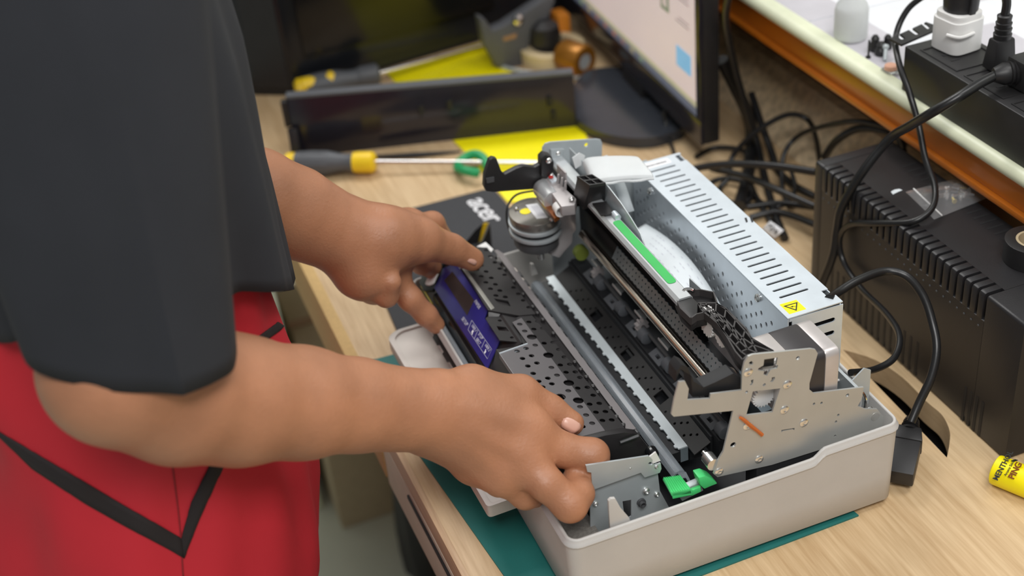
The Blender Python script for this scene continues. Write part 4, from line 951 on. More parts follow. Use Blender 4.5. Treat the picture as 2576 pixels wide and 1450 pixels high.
tag(MB().lathe(tuple(c + np.array((-.008, .004, .0005))), ZA, [(0, .014), (.01, .019), (.035, .022), (.05, .019), (.058, .008)], 20).build('turning_knob', 'black_plastic'), 'round black knob standing inside the beige tape roll', 'knob')
oc = thing('copper_coil', 'small copper coloured coil lying between tape roll and monitor', 'coil', tuple(U(1460, 150, z=0)))
c2 = U(1462, 152, z=.022)
MB().lathe(tuple(c2 + np.array((-.012, .03, 0))), (.4, -1, 0), [(0, .020), (.004, .022), (.036, .022), (.040, .020), (.040, .011), (0, .011)], 24, close=False).build('winding', 'amber', oc)
MB().lathe(tuple(c2 + np.array((-.012, .03, 0))), (.4, -1, 0), [(.002, .011), (.039, .011)], 18).build('core', 'grey_steel', oc)
tag(MB().box(*[float(v) for v in (U(1418, 48, z=.04)[0] - .008, U(1418, 48, z=.04)[0] + .010, U(1418, 48, z=.04)[1], U(1418, 48, z=.04)[1] + .03, .0005, .045)]).build('orange_block', 'cable_orange', bevel=.003), 'small orange plastic block standing behind the beige tape roll', 'block')
tag(MB().tube([tuple(U(1262, 168, z=.004)), tuple(U(1330, 182, z=.004)), tuple(U(1470, 196, z=.004))], .0028, 8).build('steel_rod', 'grey_steel'), 'thin grey steel rod lying behind the right end of the black bar', 'rod')
# dark appliance at the back
bx = thing('black_cabinet', 'large black glossy equipment box standing at the back of the desk', 'equipment', (.1, 1.1, 0))
fo = rounded([(-.22, 1.17, 0), (-.027, 1.041, 0), (.021, 1.009, 0), (.446, 1.056, 0), (.446, 1.30, 0), (-.22, 1.30, 0)], [.01, .005, .012, .02, .01, .01])
MB().prism([tuple(p + np.array((0, 0, .001))) for p in fo], (0, 0, .42)).build('shell', mat('gloss_black', '#1b1d21', .22, var=.08, scale=8), bx)
MB().hexa([(.045, 1.0085, .05), (.325, 1.0315, .05), (.325, 1.034, .05), (.045, 1.012, .05)], [(.045, 1.0085, .40), (.325, 1.0315, .40), (.325, 1.034, .40), (.045, 1.012, .40)]).build('front_panel', 'black_gloss', bx, bevel=.001)
MB().hexa([(-.024, 1.0375, .012), (.018, 1.0095, .012), (.018, 1.012, .012), (-.024, 1.04, .012)], [(-.024, 1.0375, .40), (.018, 1.0095, .40), (.018, 1.012, .40), (-.024, 1.04, .40)]).build('corner_panel', 'black_plastic', bx)
# ------------------------------------------------------------------ monitor
mo = thing('monitor', 'black desktop monitor showing a pale web page, on a wide dark foot', 'monitor', (.42, .78, 0))
M0 = np.array((.400, .5575, .030)); md = np.array((.0216, .4254, 0)); md /= np.linalg.norm(md); mn = np.array((-md[1], md[0], 0)); mu = np.array((0, 0, 1.0))
MW, MH = .474, .315
def mpt(u, v, o=0): return tuple(M0 + md * u + mu * v + mn * o)       # u from the near edge, v up, o towards the viewer
def mbox(u0, u1, v0, v1, o0, o1): return MB().hexa([mpt(u0, v0, o0), mpt(u1, v0, o0), mpt(u1, v0, o1), mpt(u0, v0, o1)], [mpt(u0, v1, o0), mpt(u1, v1, o0), mpt(u1, v1, o1), mpt(u0, v1, o1)])
mbox(0, MW, 0, MH, -.022, -.002).build('rear_shell', 'black_plastic', mo, bevel=.003)
mbox(0, MW, 0, .030, -.002, .002).build('bezel', 'bar_gloss', mo, bevel=.0008)
mbox(0, MW, MH - .016, MH, -.002, .002).build('bezel', 'bar_gloss', mo, bevel=.0008)
mbox(0, .012, .030, MH - .016, -.002, .002).build('bezel', 'bar_gloss', mo, bevel=.0008)
mbox(MW - .012, MW, .030, MH - .016, -.002, .002).build('bezel', 'bar_gloss', mo, bevel=.0008)
sc = mbox(.012, MW - .012, .030, MH - .016, -.002, -.0008).build('screen', mat('screen_page', '#d9c9c9', .35, emit=.62, var=.03, scale=8), mo, label='lit screen with a pale web page')
def sq(u0, u1, v0, v1, col, e=.6, o=-.0007):
    nm = 'screen_' + col[1:]
    m = MATS.get(nm) or mat(nm, col, .35, emit=e, var=.05)
    mbox(.012 + u0, .012 + u1, .030 + v0, .030 + v1, o, o + .0002).build('screen_block', m, sc)
sq(0, .45, 0, .010, '#6c7285', .45); sq(0, .45, .010, .017, '#b7b49a')
for k in range(9): sq(.16 + k * .03, .172 + k * .03, .002, .008, random.choice(('#c9b77c', '#7aa0b8', '#b8775a', '#8fa67f')))
sq(.018, .058, .043, .068, '#79b2dc', .7)
for k, v in enumerate((.098, .103, .126, .131, .152, .157, .176)): sq(.022, .022 + (.036, .028)[k % 2], v, v + .0014, '#8c8285')
sq(.076, .100, .098, .122, '#7f8a74'); sq(.082, .095, .103, .117, '#cdbfbc', .6, -.0005)
sq(.076, .100, .127, .150, '#5a5460'); sq(.080, .096, .131, .143, '#c99fa0', .6, -.0005)
sq(.118, .148, .120, .205, '#aaa4a6')
for k in range(5): sq(.17, .30 - .02 * (k % 3), .085 + k * .03, .0865 + k * .03, '#b3a7a8')
fb = [U(*p, z=0) for p in ((1480, 196), (1440, 240), (1424, 300), (1465, 338), (1525, 366), (1600, 376), (1655, 372), (1735, 345), (1690, 250), (1600, 190))]
MB().prism([tuple(p + np.array((0, 0, .0005))) for p in rounded(fb, .03, 4)], (0, 0, .014)).build('foot', mat('foot_gloss', '#34373d', .18, var=.05), mo, bevel=.003, seg=3)
MB().hexa([(.405, .73, .012), (.435, .73, .012), (.445, .80, .012), (.410, .80, .012)], [(.424, .735, .16), (.440, .735, .16), (.444, .80, .16), (.428, .80, .16)]).build('neck', 'black_plastic', mo, bevel=.003)
# ------------------------------------------------------------------ black backup power unit at the right
UX0, UX1, UY0, UY1, UZ = .385, .468, .002, .300, .138
ups = thing('backup_power_unit', 'black vented backup power box standing on the desk behind the printer', 'power unit', (.427, .15, 0))
core = [(UX0 + .001, .002), (UX0, .010), (UX0, .113), (UX0 + .0035, .115), (UX0 + .0035, UZ - .0045), (UX0 + .0160, UZ - .0035), (UX0 + .0165, UZ), (UX1 - .002, UZ), (UX1, UZ - .003), (UX1, .002)]
MB().prism([(x, UY0 + .0455, z) for x, z in core], (0, UY1 - .0125 - UY0 - .0455, 0)).build('shell', 'ups_case', ups, ang=30)
def endp(y0, y1, nm):
    P = rounded([(UX0, y0, .002), (UX1, y0, .002), (UX1, y0, UZ), (UX0, y0, UZ)], [.001, .001, .002, .003], 3)
    return MB().prism([tuple(p) for p in P], (0, y1 - y0, 0)).build(nm, 'ups_case', ups, bevel=.0008)
endp(UY1 - .0118, UY1, 'rear_end'); endp(UY0, UY0 + .0452, 'front_end')
fin0 = None; nf = 26; pitch = (UY1 - .012 - (UY0 + .046)) / nf
for i in range(nf):
    y = UY0 + .046 + i * pitch
    if fin0 is None:
        P = [(UX0, .1125), (UX0, UZ - .003), (UX0 + .001, UZ - .0008), (UX0 + .003, UZ), (UX0 + .0168, UZ), (UX0 + .0168, UZ - .0046), (UX0 + .0036, UZ - .0046), (UX0 + .0036, .1125)]
        fin0 = MB().prism([(x, y + pitch * .32, z) for x, z in P], (0, pitch * .68, 0)).build('fin', 'ups_case', ups, bevel=.0004)
        bump0 = MB().lathe((UX0, y + pitch * .6, .1055), (-1, 0, 0), [(0, .0011), (.0005, .0009), (.0008, .0004)], 8).build('stud', 'screw', ups)
        bump0.data.materials[0] = MATS['dark_grey']; yf0 = y
    else:
        copy_tree(fin0, (0, y - yf0, 0), ups); copy_tree(bump0, (0, y - yf0, 0), ups)
sl0 = MB().box(UX0 - .0002, UX0 + .002, .262, .2652, .004, .040).build('vent_slot', 'black_matte', ups)
for i in range(1, 15): copy_tree(sl0, (0, -.0098 * i, 0), ups)
for i in range(4): copy_tree(sl0, (0, -.205 - .0075 * i, -.002), ups)
ts0 = MB().box(UX1 - .022, UX1 - .004, .2500, .2525, UZ - .002, UZ + .0002).build('vent_slot', 'black_matte', ups)
for i in range(1, 21): copy_tree(ts0, (0, -.0095 * i, 0), ups)
tag(MB().prism([tuple(U(*p, z=UZ + .0003)) for p in ((2241, 483), (2250, 478), (2262, 476), (2270, 479), (2258, 484), (2246, 490))], (0, 0, .0003)).build('paint_fleck', 'white_cable'), 'dried white paint fleck on the black power unit', 'fleck')
# zip bag with screws on it
bag = thing('zip_bag', 'clear plastic zip bag of small screws lying on the black power unit', 'bag', tuple(U(2390, 500, z=UZ)))
q = [U(*p, z=UZ + .001) for p in ((2278, 483), (2443, 440), (2506, 490), (2350, 553))]
rws = []; random.seed(5)
for i in range(13):
    r_ = []
    for j in range(13):
        u, v = i / 12, j / 12
        p = (q[0] * (1 - u) + q[1] * u) * (1 - v) + (q[3] * (1 - u) + q[2] * u) * v
        bulge = math.sin(math.pi * u) * math.sin(math.pi * v)
        r_.append((p[0], p[1], UZ + .0012 + .0075 * bulge * (u > .12) + random.uniform(0, .0014) * (bulge > .05)))
    rws.append(r_)
MB().grid(rws).build('film', mat('bag_film', '#f2f2f4', .18, trans=.75, ior=1.15, alpha=.55, var=.02), bag, ang=70)
MB().tube([tuple(q[0] * .88 + q[1] * .12 + np.array((0, 0, .0012))), tuple(q[3] * .88 + q[2] * .12 + np.array((0, 0, .0012)))], .0007, 6, smooth=False).build('zip_strip', 'white_plastic', bag)
for k in range(16):
    u, v = random.uniform(.35, .85), random.uniform(.25, .8)
    p = (q[0] * (1 - u) + q[1] * u) * (1 - v) + (q[3] * (1 - u) + q[2] * u) * v; a = random.uniform(0, 6.28)
    d = np.array((math.cos(a), math.sin(a), 0)) * .007; c = np.array((p[0], p[1], UZ + .0028 + random.uniform(0, .002)))
    MB().lathe(tuple(c), tuple(d), [(0, .0021), (.0012, .0021), (.0012, .0010), (.007, .0009)], 8).build('screw', random.choice(('screw', 'gold', 'screw')), bag)
# roll of black tape at the frame edge
tc = U(2592, 652, z=UZ)
bt = thing('tape_roll', 'roll of black insulating tape lying on the black power unit', 'tape', (tc[0], tc[1], UZ))
MB().lathe((tc[0], tc[1], UZ + .0003), ZA, [(0, .022), (.0185, .022), (.0188, .021), (.0188, .0135), (0, .0135)], 40, close=False).build('tape', 'black_plastic', bt)
MB().lathe((tc[0], tc[1], UZ + .0003), ZA, [(0, .0135), (.019, .0135), (.019, .0115), (0, .0115)], 32, close=False).build('core', 'cardboard', bt)

# ------------------------------------------------------------------ power strip on the counter
ps = thing('power_strip', 'long black power strip with plugs standing on the tiled counter edge', 'power strip', (.49, .17, CZ))
SZ = CZ + .0445; SX0, SX1 = .4600, .5200; SY0, SY1 = -.06, .2800
MB().prism([tuple(p) for p in rounded([(SX0, SY0, CZ + .001), (SX1, SY0, CZ + .001), (SX1, SY0, SZ), (SX0, SY0, SZ)], .0015, 2)], (0, SY1 - SY0, 0)).build('body', 'black_plastic', ps, bevel=.0006)
for k in range(5):
    yy = SY1 - .040 - k * .062
    fr_ = [(SX0 + .006, yy + .026, SZ), (SX1 - .006, yy + .026, SZ), (SX1 - .006, yy - .026, SZ), (SX0 + .006, yy - .026, SZ)]
    inn = [(SX0 + .0075, yy + .0245, SZ), (SX1 - .0075, yy + .0245, SZ), (SX1 - .0075, yy - .0245, SZ), (SX0 + .0075, yy - .0245, SZ)]
    so = MB().prism(fr_, (0, 0, .0007), [inn]).build('socket', 'black_plastic', ps)
    for dx, dy in ((-.011, -.006), (-.011, .006), (.010, 0)):
        MB().box(SX0 + .03 + dx - .004, SX0 + .03 + dx + .004, yy + dy - .0014, yy + dy + .0014, SZ - .0005, SZ + .0003).build('socket_slot', 'black_matte', so)
# perforated steel ear at its far end
ear = [U(*p, z=SZ + .001) for p in ((2268, 112), (2238, 97), (2330, 55), (2350, 62), (2346, 78))]
eh = [[tuple(U(*p, z=SZ + .001)) for p in rounded(h_, 3.5, 3)] for h_ in (((2252, 88), (2262, 84), (2278, 96), (2268, 100)), ((2282, 72), (2292, 68), (2314, 84), (2304, 88)), ((2316, 58), (2328, 57), (2340, 68), (2334, 74)))]
MB().prism([tuple(p) for p in ear], (0, 0, -.002), eh).build('mounting_ear', 'black_plastic', ps)
# white adapter with a black plug in it
wa = thing('plug_adapter', 'white plug adapter pushed into the black power strip', 'adapter', tuple(U(2405, 140, z=SZ)))
wq = [U(*p, z=SZ + .001) for p in ((2332, 112), (2402, 145), (2478, 120), (2412, 88))]
MB().prism([tuple(p) for p in rounded(wq, .010, 5)], (0, 0, .029)).build('body', 'white_plastic', wa, bevel=.0018, seg=3)
cw_ = sum(wq) / 4
wq2 = [cw_ + (p - cw_) * .9 for p in wq]
MB().prism([tuple(p + np.array((0, 0, .029))) for p in rounded(wq2, .009, 5)], (0, 0, .0055)).build('collar', 'white_plastic', wa, bevel=.0015)
MB().tube([tuple(U(2382, 88, z=SZ + .020)), tuple(U(2415, 95, z=SZ + .020)), tuple(U(2450, 83, z=SZ + .020))], .0016, 8).build('grip_ridge', 'white_plastic', wa)
bpg = thing('mains_plug', 'black mains plug standing in the white adapter', 'plug', tuple(cw_ + np.array((0, 0, .031))))
pc = cw_ + np.array((.002, .002, .0345))
MB().lathe(tuple(pc), ZA, [(0, .0150), (.008, .0155), (.028, .0150), (.040, .011), (.048, .006)], 20).build('plug_body', 'black_plastic', bpg)
MB().box(pc[0] - .003, pc[0] + .003, pc[1] - .0175, pc[1] - .013, pc[2], pc[2] + .034).build('grip_rib', 'black_plastic', bpg, bevel=.001)
def cable(name, label, pts, r, m='cable_rubber', n=10, parent=None, sub=8):
    o = MB().tube([tuple(p) for p in pts], r, n, sub=sub).build(name, m, parent, ang=60)
    return o if parent else tag(o, label, 'cable')
# upright grey-black connector beside it
ic = thing('cable_connector', 'black moulded connector with its cable arching up, upright on the power strip', 'plug', tuple(U(2510, 190, z=SZ)))
ib = U(2512, 168, z=SZ + .001)
MB().hexa([(ib[0] - .012, ib[1] - .008, SZ + .001), (ib[0] + .012, ib[1] - .008, SZ + .001), (ib[0] + .012, ib[1] + .008, SZ + .001), (ib[0] - .012, ib[1] + .008, SZ + .001)],
          [(ib[0] - .009, ib[1] - .006, SZ + .028), (ib[0] + .009, ib[1] - .006, SZ + .028), (ib[0] + .009, ib[1] + .006, SZ + .028), (ib[0] - .009, ib[1] + .006, SZ + .028)]).build('plug_body', 'black_plastic', ic, bevel=.002)
MB().lathe((ib[0], ib[1], SZ + .028), ZA, [(0, .0075), (.004, .0078), (.0045, .0066), (.009, .0075), (.0095, .0062), (.014, .007), (.0145, .0058), (.020, .0064), (.021, .005)], 16).build('strain_relief', 'black_plastic', ic)
MB().tube([(ib[0], ib[1], SZ + .048), (ib[0] + .001, ib[1] + .002, SZ + .062), (ib[0] - .006, ib[1] + .010, SZ + .078), (ib[0] - .020, ib[1] + .018, SZ + .088), (ib[0] - .035, ib[1] + .02, SZ + .10)], .0038, 10).build('cord', 'cable_rubber', ic)
# right angle plug with the thick cable that crosses the counter edge
ra = thing('angled_plug', 'black ribbed right-angle plug whose cable runs over the counter edge', 'plug', tuple(U(2540, 205, z=SZ)))
r0, r1 = U(2585, 178, z=SZ + .014), U(2508, 188, z=SZ + .013)
MB().lathe(tuple(r0), tuple(r1 - r0), [(0, .012), (.006, .012), (.0065, .0105), (.009, .0118), (.0095, .010), (.012, .0112), (.0125, .0095), (.015, .0105), (.0155, .009), (.020, .0095), (.028, .006)], 18).build('strain_relief', 'black_plastic', ra)
MB().box(r0[0] - .012, r0[0] + .014, r0[1] - .012, r0[1] + .012, SZ + .0008, SZ + .026).build('plug_body', 'black_plastic', ra, bevel=.002)
cable('cord', '', [r1, U(2465, 210, z=SZ + .011), U(2410, 245, z=SZ + .006), U(2345, 283, z=SZ - .008), U(2290, 316, z=.212), U(2235, 352, z=.186), U(2165, 440, x=.390), U(2118, 520, x=.379), U(2106, 575, x=.3775), U(2096, 640, x=.374), U(2068, 712, x=.368), U(2040, 770, x=.36)], .0042, parent=ra)
cable('looped_cable', 'thin black cord looping over the power unit down to the printer', [U(2340, -20, x=.50), U(2285, 22, x=.485), U(2254, 90, x=.470), U(2262, 160, x=.453), U(2288, 235, x=.446), U(2310, 310, x=.445), U(2328, 400, x=.440), U(2352, 470, x=.432), U(2344, 525, x=.415), U(2295, 558, x=.395), U(2210, 562, x=.3815), U(2140, 566, x=.3785), U(2112, 600, x=.378), U(2122, 660, x=.378), U(2165, 725, x=.374), U(2230, 790, x=.360), U(2262, 845, x=.345), U(2250, 900, x=.325), U(2200, 930, x=.300), U(2140, 938, x=.268)], .0029)
pw = thing('power_lead', 'black power lead with a moulded appliance connector lying on the desk', 'cable', tuple(U(2270, 1200, z=0)))
cable('cord', '', [U(2085, 752, x=.262), U(2110, 735, x=.278), U(2160, 705, x=.300), U(2225, 683, x=.328), U(2280, 695, x=.342), U(2322, 745, x=.350), U(2346, 815, x=.350), U(2356, 880, x=.345), U(2342, 950, x=.335), U(2312, 1015, x=.322), U(2292, 1062, x=.312)], .0036, parent=pw)
i0, i1 = U(2294, 1058, z=.026), U(2262, 1205, z=.0135)
ax = Vector(i1 - i0); 
MB().lathe(tuple(i0), ax, [(-.002, .0045), (0, .0060), (.003, .0068), (.0033, .0058), (.006, .0074), (.0063, .0062), (.009, .0082), (.0093, .007), (.012, .0090), (.014, .0095)], 16).build('strain_relief', 'black_plastic', pw)
u_ = ax.normalized(); sd = u_.cross(Vector((0, 0, 1))).normalized(); up_ = sd.cross(u_)
def ibox(t0, t1, w0, w1, h0, h1, nm, m='black_plastic'):
    A, B = Vector(i0) + u_ * t0, Vector(i0) + u_ * t1
    MB().hexa([A + sd * a * w0 + up_ * b3 * h0 for a, b3 in ((-1, -1), (1, -1), (1, 1), (-1, 1))], [B + sd * a * w1 + up_ * b3 * h1 for a, b3 in ((-1, -1), (1, -1), (1, 1), (-1, 1))]).build(nm, m, pw, bevel=.0018)
Lx = ax.length
ibox(.012, .027, .0095, .0125, .008, .0095, 'connector_shoulder'); ibox(.026, Lx, .0115, .0110, .0085, .0082, 'connector_body')
# small things on the counter
bot = thing('squeeze_bottle', 'translucent white plastic bottle standing on the tiled counter', 'bottle', tuple(U(2140, 108, z=CZ)))
bc_ = U(2139, 96, z=CZ)
MB().lathe((bc_[0], bc_[1], CZ + .0005), ZA, [(0, .013), (.001, .0155), (.004, .0165), (.03, .0165), (.036, .0150), (.042, .0090), (.050, .0060), (.058, .0060)], 28).build('bottle', 'bottle_plastic', bot)
MB().lathe((bc_[0], bc_[1], CZ + .0585), ZA, [(0, .0072), (.012, .0066), (.020, .003)], 18).build('nozzle', 'white_plastic', bot)
sc_ = thing('spare_screw', 'small black screw standing on its head on the counter tile', 'screw', tuple(U(2184, 146, z=CZ)))
b9 = U(2184, 146, z=CZ); MB().lathe((b9[0], b9[1], CZ + .0004), ZA, [(0, .0026), (.0015, .0024), (.0018, .0010), (.018, .0010)], 10).build('shank', 'black_plastic', sc_)
for k, (p, r, h) in enumerate((((2200, 128), .0055, .016), ((2215, 138), .0062, .013), ((2232, 122), .0050, .014))):
    b9 = U(*p, z=CZ); o = MB().lathe((b9[0], b9[1], CZ + .0004), ZA, [(0, r * .9), (h * .4, r), (h * .6, r * .7), (h * .8, r * .75), (h, r * .4)], 14).build('rubber_foot', 'black_plastic')
    tag(o, ('tallest black rubber foot in the cluster beside the squeeze bottle', 'widest black rubber foot in the cluster beside the squeeze bottle', 'black rubber foot against the end of the power strip')[k], 'rubber foot', 'rubber feet on the counter')
s2 = U(2226, 152, z=CZ + .002); tag(MB().lathe(tuple(s2), (.35, .5, .45), [(0, .0018), (.012, .0018), (.013, .003), (.016, .003)], 10).build('machine_screw', 'grey_steel'), 'grey machine screw leaning beside the pink eraser tip', 'screw')
et = thing('eraser_tip', 'round pink eraser tip in a clear tray on the counter', 'eraser', tuple(U(2238, 190, z=CZ)))
b9 = U(2240, 183, z=CZ)
MB().box(b9[0] - .0065, b9[0] + .0065, b9[1] - .0065, b9[1] + .0065, CZ + .0003, CZ + .004).build('clear_tray', 'clear_plastic', et, bevel=.0008)
MB().lathe((b9[0], b9[1], CZ + .004), ZA, [(0, .0062), (.0035, .0060), (.0042, .0052)], 20).build('eraser', 'eraser_pink', et)
# yellow balm stick lying on the desk at the frame edge
mb_ = thing('balm_stick', 'yellow balm stick with black lettering lying on the desk', 'balm stick', tuple(U(2570, 1200, z=0)))
m0, m1 = U(2501, 1180, z=.0125), U(2660, 1245, z=.0125)
mx = Vector(m1 - m0)
MB().lathe(tuple(m0), mx, [(0, .0095), (.0012, .0120), (.003, .0125), (.070, .0125), (.071, .011)], 28).build('tube', 'yellow_label', mb_)
mxn = mx.normalized(); sdn = Vector((0, 0, 1)).cross(mxn).normalized()
cm = Vector(tuple(CAM))
def cyl_text(s, along, size, ang, m='black_matte', bold=0):
    nrm = (Vector((0, 0, 1)) * math.cos(ang) - sdn * math.sin(ang)).normalized()
    p = Vector(m0) + mxn * along + nrm * .0126
    yd = -mxn; xd = nrm.cross(yd) * -1
    text('lettering', s, size, tuple(p), tuple(yd.cross(nrm)), tuple(yd), m, mb_, depth=.0002, bold=bold)
cyl_text('MENTHOL', .0085, .0060, .42, bold=.0001); cyl_text('Aroma Stick', .0135, .0030, .42); cyl_text('PING', .0185, .0068, .42, 'copper_label', .0002)
cyl_text('THERA', .013, .0034, -.5)
# ------------------------------------------------------------------ tangle of cables behind
TAN = [
 ('thick black cable running straight into the rear of the power unit', [(1700, 442, .02), (1760, 422, .03), (1850, 413, .045), (1950, 418, .055), (2052, 433, .060)], .0042),
 ('black cable sloping from behind the silver box to the power unit', [(1790, 424, .022), (1880, 446, .03), (1960, 480, .035), (2050, 520, .035)], .0040),
 ('tall black cable loop standing clear above the desk behind the silver box', [(1835, 440, .004), (1845, 390, .02), (1905, 330, .05), (1978, 290, .07), (2030, 300, .07), (2052, 345, .045), (2062, 408, .01)], .0030),
 ('black cable loop bending down in front of the chipboard', [(1985, 520, .004), (1968, 470, .01), (1972, 390, .035), (2012, 340, .055), (2090, 314, .098), (2165, 306, .118), (2250, 328, .118), (2275, 370, .100)], .0028),
 ('thick black cable arching over the top corner of the power unit', [(2075, 395, .05), (2105, 354, .08), (2160, 324, .100), (2230, 330, .108), (2262, 350, .100), (2275, 400, .09)], .0042),
 ('black cable lying low along the desk into the power unit', [(1880, 520, .004), (1960, 512, .008), (2052, 522, .012)], .0036),
 ('black cable passing behind the paper tag into the power unit', [(1885, 548, .004), (1960, 535, .010), (2052, 566, .016)], .0038),
 ('small coil of black cable lying beside the silver box', [(1770, 470, .004), (1815, 450, .008), (1872, 458, .010), (1892, 488, .010), (1870, 512, .008), (1828, 505, .006), (1810, 478, .008), (1830, 452, .016)], .0030),
 ('long black cable coming down past the monitor edge', [(1836, -20, .23), (1826, 50, .19), (1848, 170, .12), (1880, 280, .06), (1905, 360, .02), (1925, 450, .008), (1950, 540, .004), (1975, 600, .004)], .0042),
 ('orange cable curving in front of the chipboard', [(1890, 235, .06), (1918, 320, .035), (1942, 385, .015), (1958, 430, .006), (2000, 468, .005), (2050, 495, .005)], .0042),
 ('black cable bundle drooping behind the monitor', [(1815, 150, .12), (1850, 220, .08), (1885, 300, .04), (1890, 370, .012), (1880, 450, .006), (1860, 520, .004)], .0075),
 ('thin black cord hanging down under the monitor', [(1668, 280, .03), (1680, 330, .01), (1700, 395, .004), (1735, 440, .004)], .0022),
 ('black cord winding between the coil and the tall loop', [(1750, 395, .004), (1800, 372, .006), (1870, 380, .01), (1880, 420, .012), (1895, 480, .006), (1940, 560, .004)], .0030),
 ('thin black cord crossing the orange cable', [(1990, 430, .02), (2000, 480, .012), (1960, 520, .006), (1905, 500, .004), (1880, 440, .006), (1890, 350, .02)], .0024),
]
for lab_, pts, r in TAN: cable('loose_cable', lab_, [U(px, py, z=max(z, r + .0005)) for px, py, z in pts], r)
tg = thing('paper_tag', 'small white paper tag with black handwriting on the desk behind the silver box', 'tag', tuple(U(1945, 590, z=0)))
tq = [U(px, py, z=z) for px, py, z in ((1915, 578, .003), (1938, 556, .012), (1972, 580, .014), (1960, 590, .008), (1948, 600, .004))]
MB().add([tuple(p) for p in tq], [(0, 1, 2, 3, 4)]).build('paper', 'white_print', tg, solid=.0004)
for st_ in (((1930, 572), (1938, 568), (1942, 575), (1934, 580)), ((1940, 582), (1950, 574)), ((1946, 586), (1958, 580)), ((1950, 576), (1954, 590)), ((1934, 564), (1948, 570))):
    MB().tube([tuple(U(px, py, z=.0118)) for px, py in st_], .0006, 5, smooth=False).build('stroke', 'black_matte', tg)
# ------------------------------------------------------------------ person: body grown from blended tapered limbs
def smin(a, b, k):
    h = np.clip(.5 + .5 * (b - a) / k, 0, 1); return b * (1 - h) + a * h - k * h * (1 - h)
class Field:
    def __init__(s, lo, hi, h):
        s.lo = np.array(lo, float); s.h = h; s.n = np.ceil((np.array(hi) - s.lo) / h).astype(int) + 1; s.blank()
        s.ax = [(s.lo[i] + h * np.arange(s.n[i])).astype(np.float32) for i in range(3)]
    def blank(s): s.f = np.full(tuple(s.n), 1.0, np.float32)
    def cap(s, a, b, ra, rb, k=.006):
        a, b = np.array(a, float), np.array(b, float); R_ = max(ra, rb) + 2.2 * s.h + k + .004
        i0 = np.clip(np.floor((np.minimum(a, b) - R_ - s.lo) / s.h).astype(int), 0, s.n - 1); i1 = np.clip(np.ceil((np.maximum(a, b) + R_ - s.lo) / s.h).astype(int) + 1, 1, s.n)
        if (i1 <= i0).any(): return
        sl = tuple(slice(i0[i], i1[i]) for i in range(3))
        X, Y, Z = np.meshgrid(s.ax[0][sl[0]], s.ax[1][sl[1]], s.ax[2][sl[2]], indexing='ij')
        d = b - a; dd = max(float(d @ d), 1e-9)
        t = np.clip(((X - a[0]) * d[0] + (Y - a[1]) * d[1] + (Z - a[2]) * d[2]) / dd, 0, 1).astype(np.float32)
        q = np.sqrt((X - a[0] - t * d[0]) ** 2 + (Y - a[1] - t * d[1]) ** 2 + (Z - a[2] - t * d[2]) ** 2) - (ra + t * (rb - ra))
        s.f[sl] = smin(s.f[sl], q.astype(np.float32), k)
    def chain(s, pts, k=.006):
        for (a, ra), (b, rb) in zip(pts, pts[1:]): s.cap(a, b, ra, rb, k)
    def mesh(s):
        f = s.f; ins = f < 0; n = s.n - 1
        c = np.zeros(tuple(n), np.int8)
        for dx in (0, 1):
            for dy in (0, 1):
                for dz in (0, 1): c += ins[dx:dx + n[0], dy:dy + n[1], dz:dz + n[2]]
        idx = np.argwhere((c > 0) & (c < 8)); vid = np.full(tuple(n), -1, np.int32); vid[tuple(idx.T)] = np.arange(len(idx))
        acc = np.zeros((len(idx), 3)); cnt = np.zeros(len(idx))
        cor = [(a, b, d) for a in (0, 1) for b in (0, 1) for d in (0, 1)]
        for p in cor:
            for ax_ in range(3):
                if p[ax_]: continue
                q = list(p); q[ax_] = 1
                fa = f[idx[:, 0] + p[0], idx[:, 1] + p[1], idx[:, 2] + p[2]]; fb = f[idx[:, 0] + q[0], idx[:, 1] + q[1], idx[:, 2] + q[2]]
                m = (fa < 0) != (fb < 0); t = fa[m] / (fa[m] - fb[m])
                pos = np.tile(np.array(p, float), (m.sum(), 1)); pos[:, ax_] += t
                acc[m] += pos; cnt[m] += 1
        V = s.lo + (idx + acc / cnt[:, None]) * s.h
        Q = []
        for ax_ in range(3):
            o = [i for i in range(3) if i != ax_]
            sh = [slice(None)] * 3; sh[ax_] = slice(0, -1); a = ins[tuple(sh)]; sh[ax_] = slice(1, None); b = ins[tuple(sh)]
            e = np.argwhere(a != b); e = e[(e[:, o[0]] > 0) & (e[:, o[1]] > 0) & (e[:, o[0]] < n[o[0]]) & (e[:, o[1]] < n[o[1]])]
            quad = []
            for d0, d1 in ((1, 1), (0, 1), (0, 0), (1, 0)):
                q = e.copy(); q[:, o[0]] -= d0; q[:, o[1]] -= d1; quad.append(vid[tuple(q.T)])
            quad = np.stack(quad, 1); flip = a[tuple(e.T)] ^ (ax_ == 1)
            quad[~flip] = quad[~flip][:, ::-1]; Q.append(quad)
        Q = np.concatenate(Q); Q = Q[(Q >= 0).all(1)]
        return V, Q
def smooth_mesh(V, Q, it=2, lam=.5):
    E_ = np.concatenate([Q[:, [0, 1]], Q[:, [1, 2]], Q[:, [2, 3]], Q[:, [3, 0]]]); E_ = np.concatenate([E_, E_[:, ::-1]])
    for _ in range(it):
        S_ = np.zeros_like(V); np.add.at(S_, E_[:, 0], V[E_[:, 1]]); c = np.bincount(E_[:, 0], minlength=len(V))[:, None]
        V = V + lam * (S_ / np.maximum(c, 1) - V)
    return V
def J(px, py, d, r): return (UD(px, py, d), r)
SH_R, SH_L = np.array((-.235, .045, .585)), np.array((-.235, .415, .585))
EL_R, EL_L = UD(300, 925, .80), np.array((-.262, .30, .325))
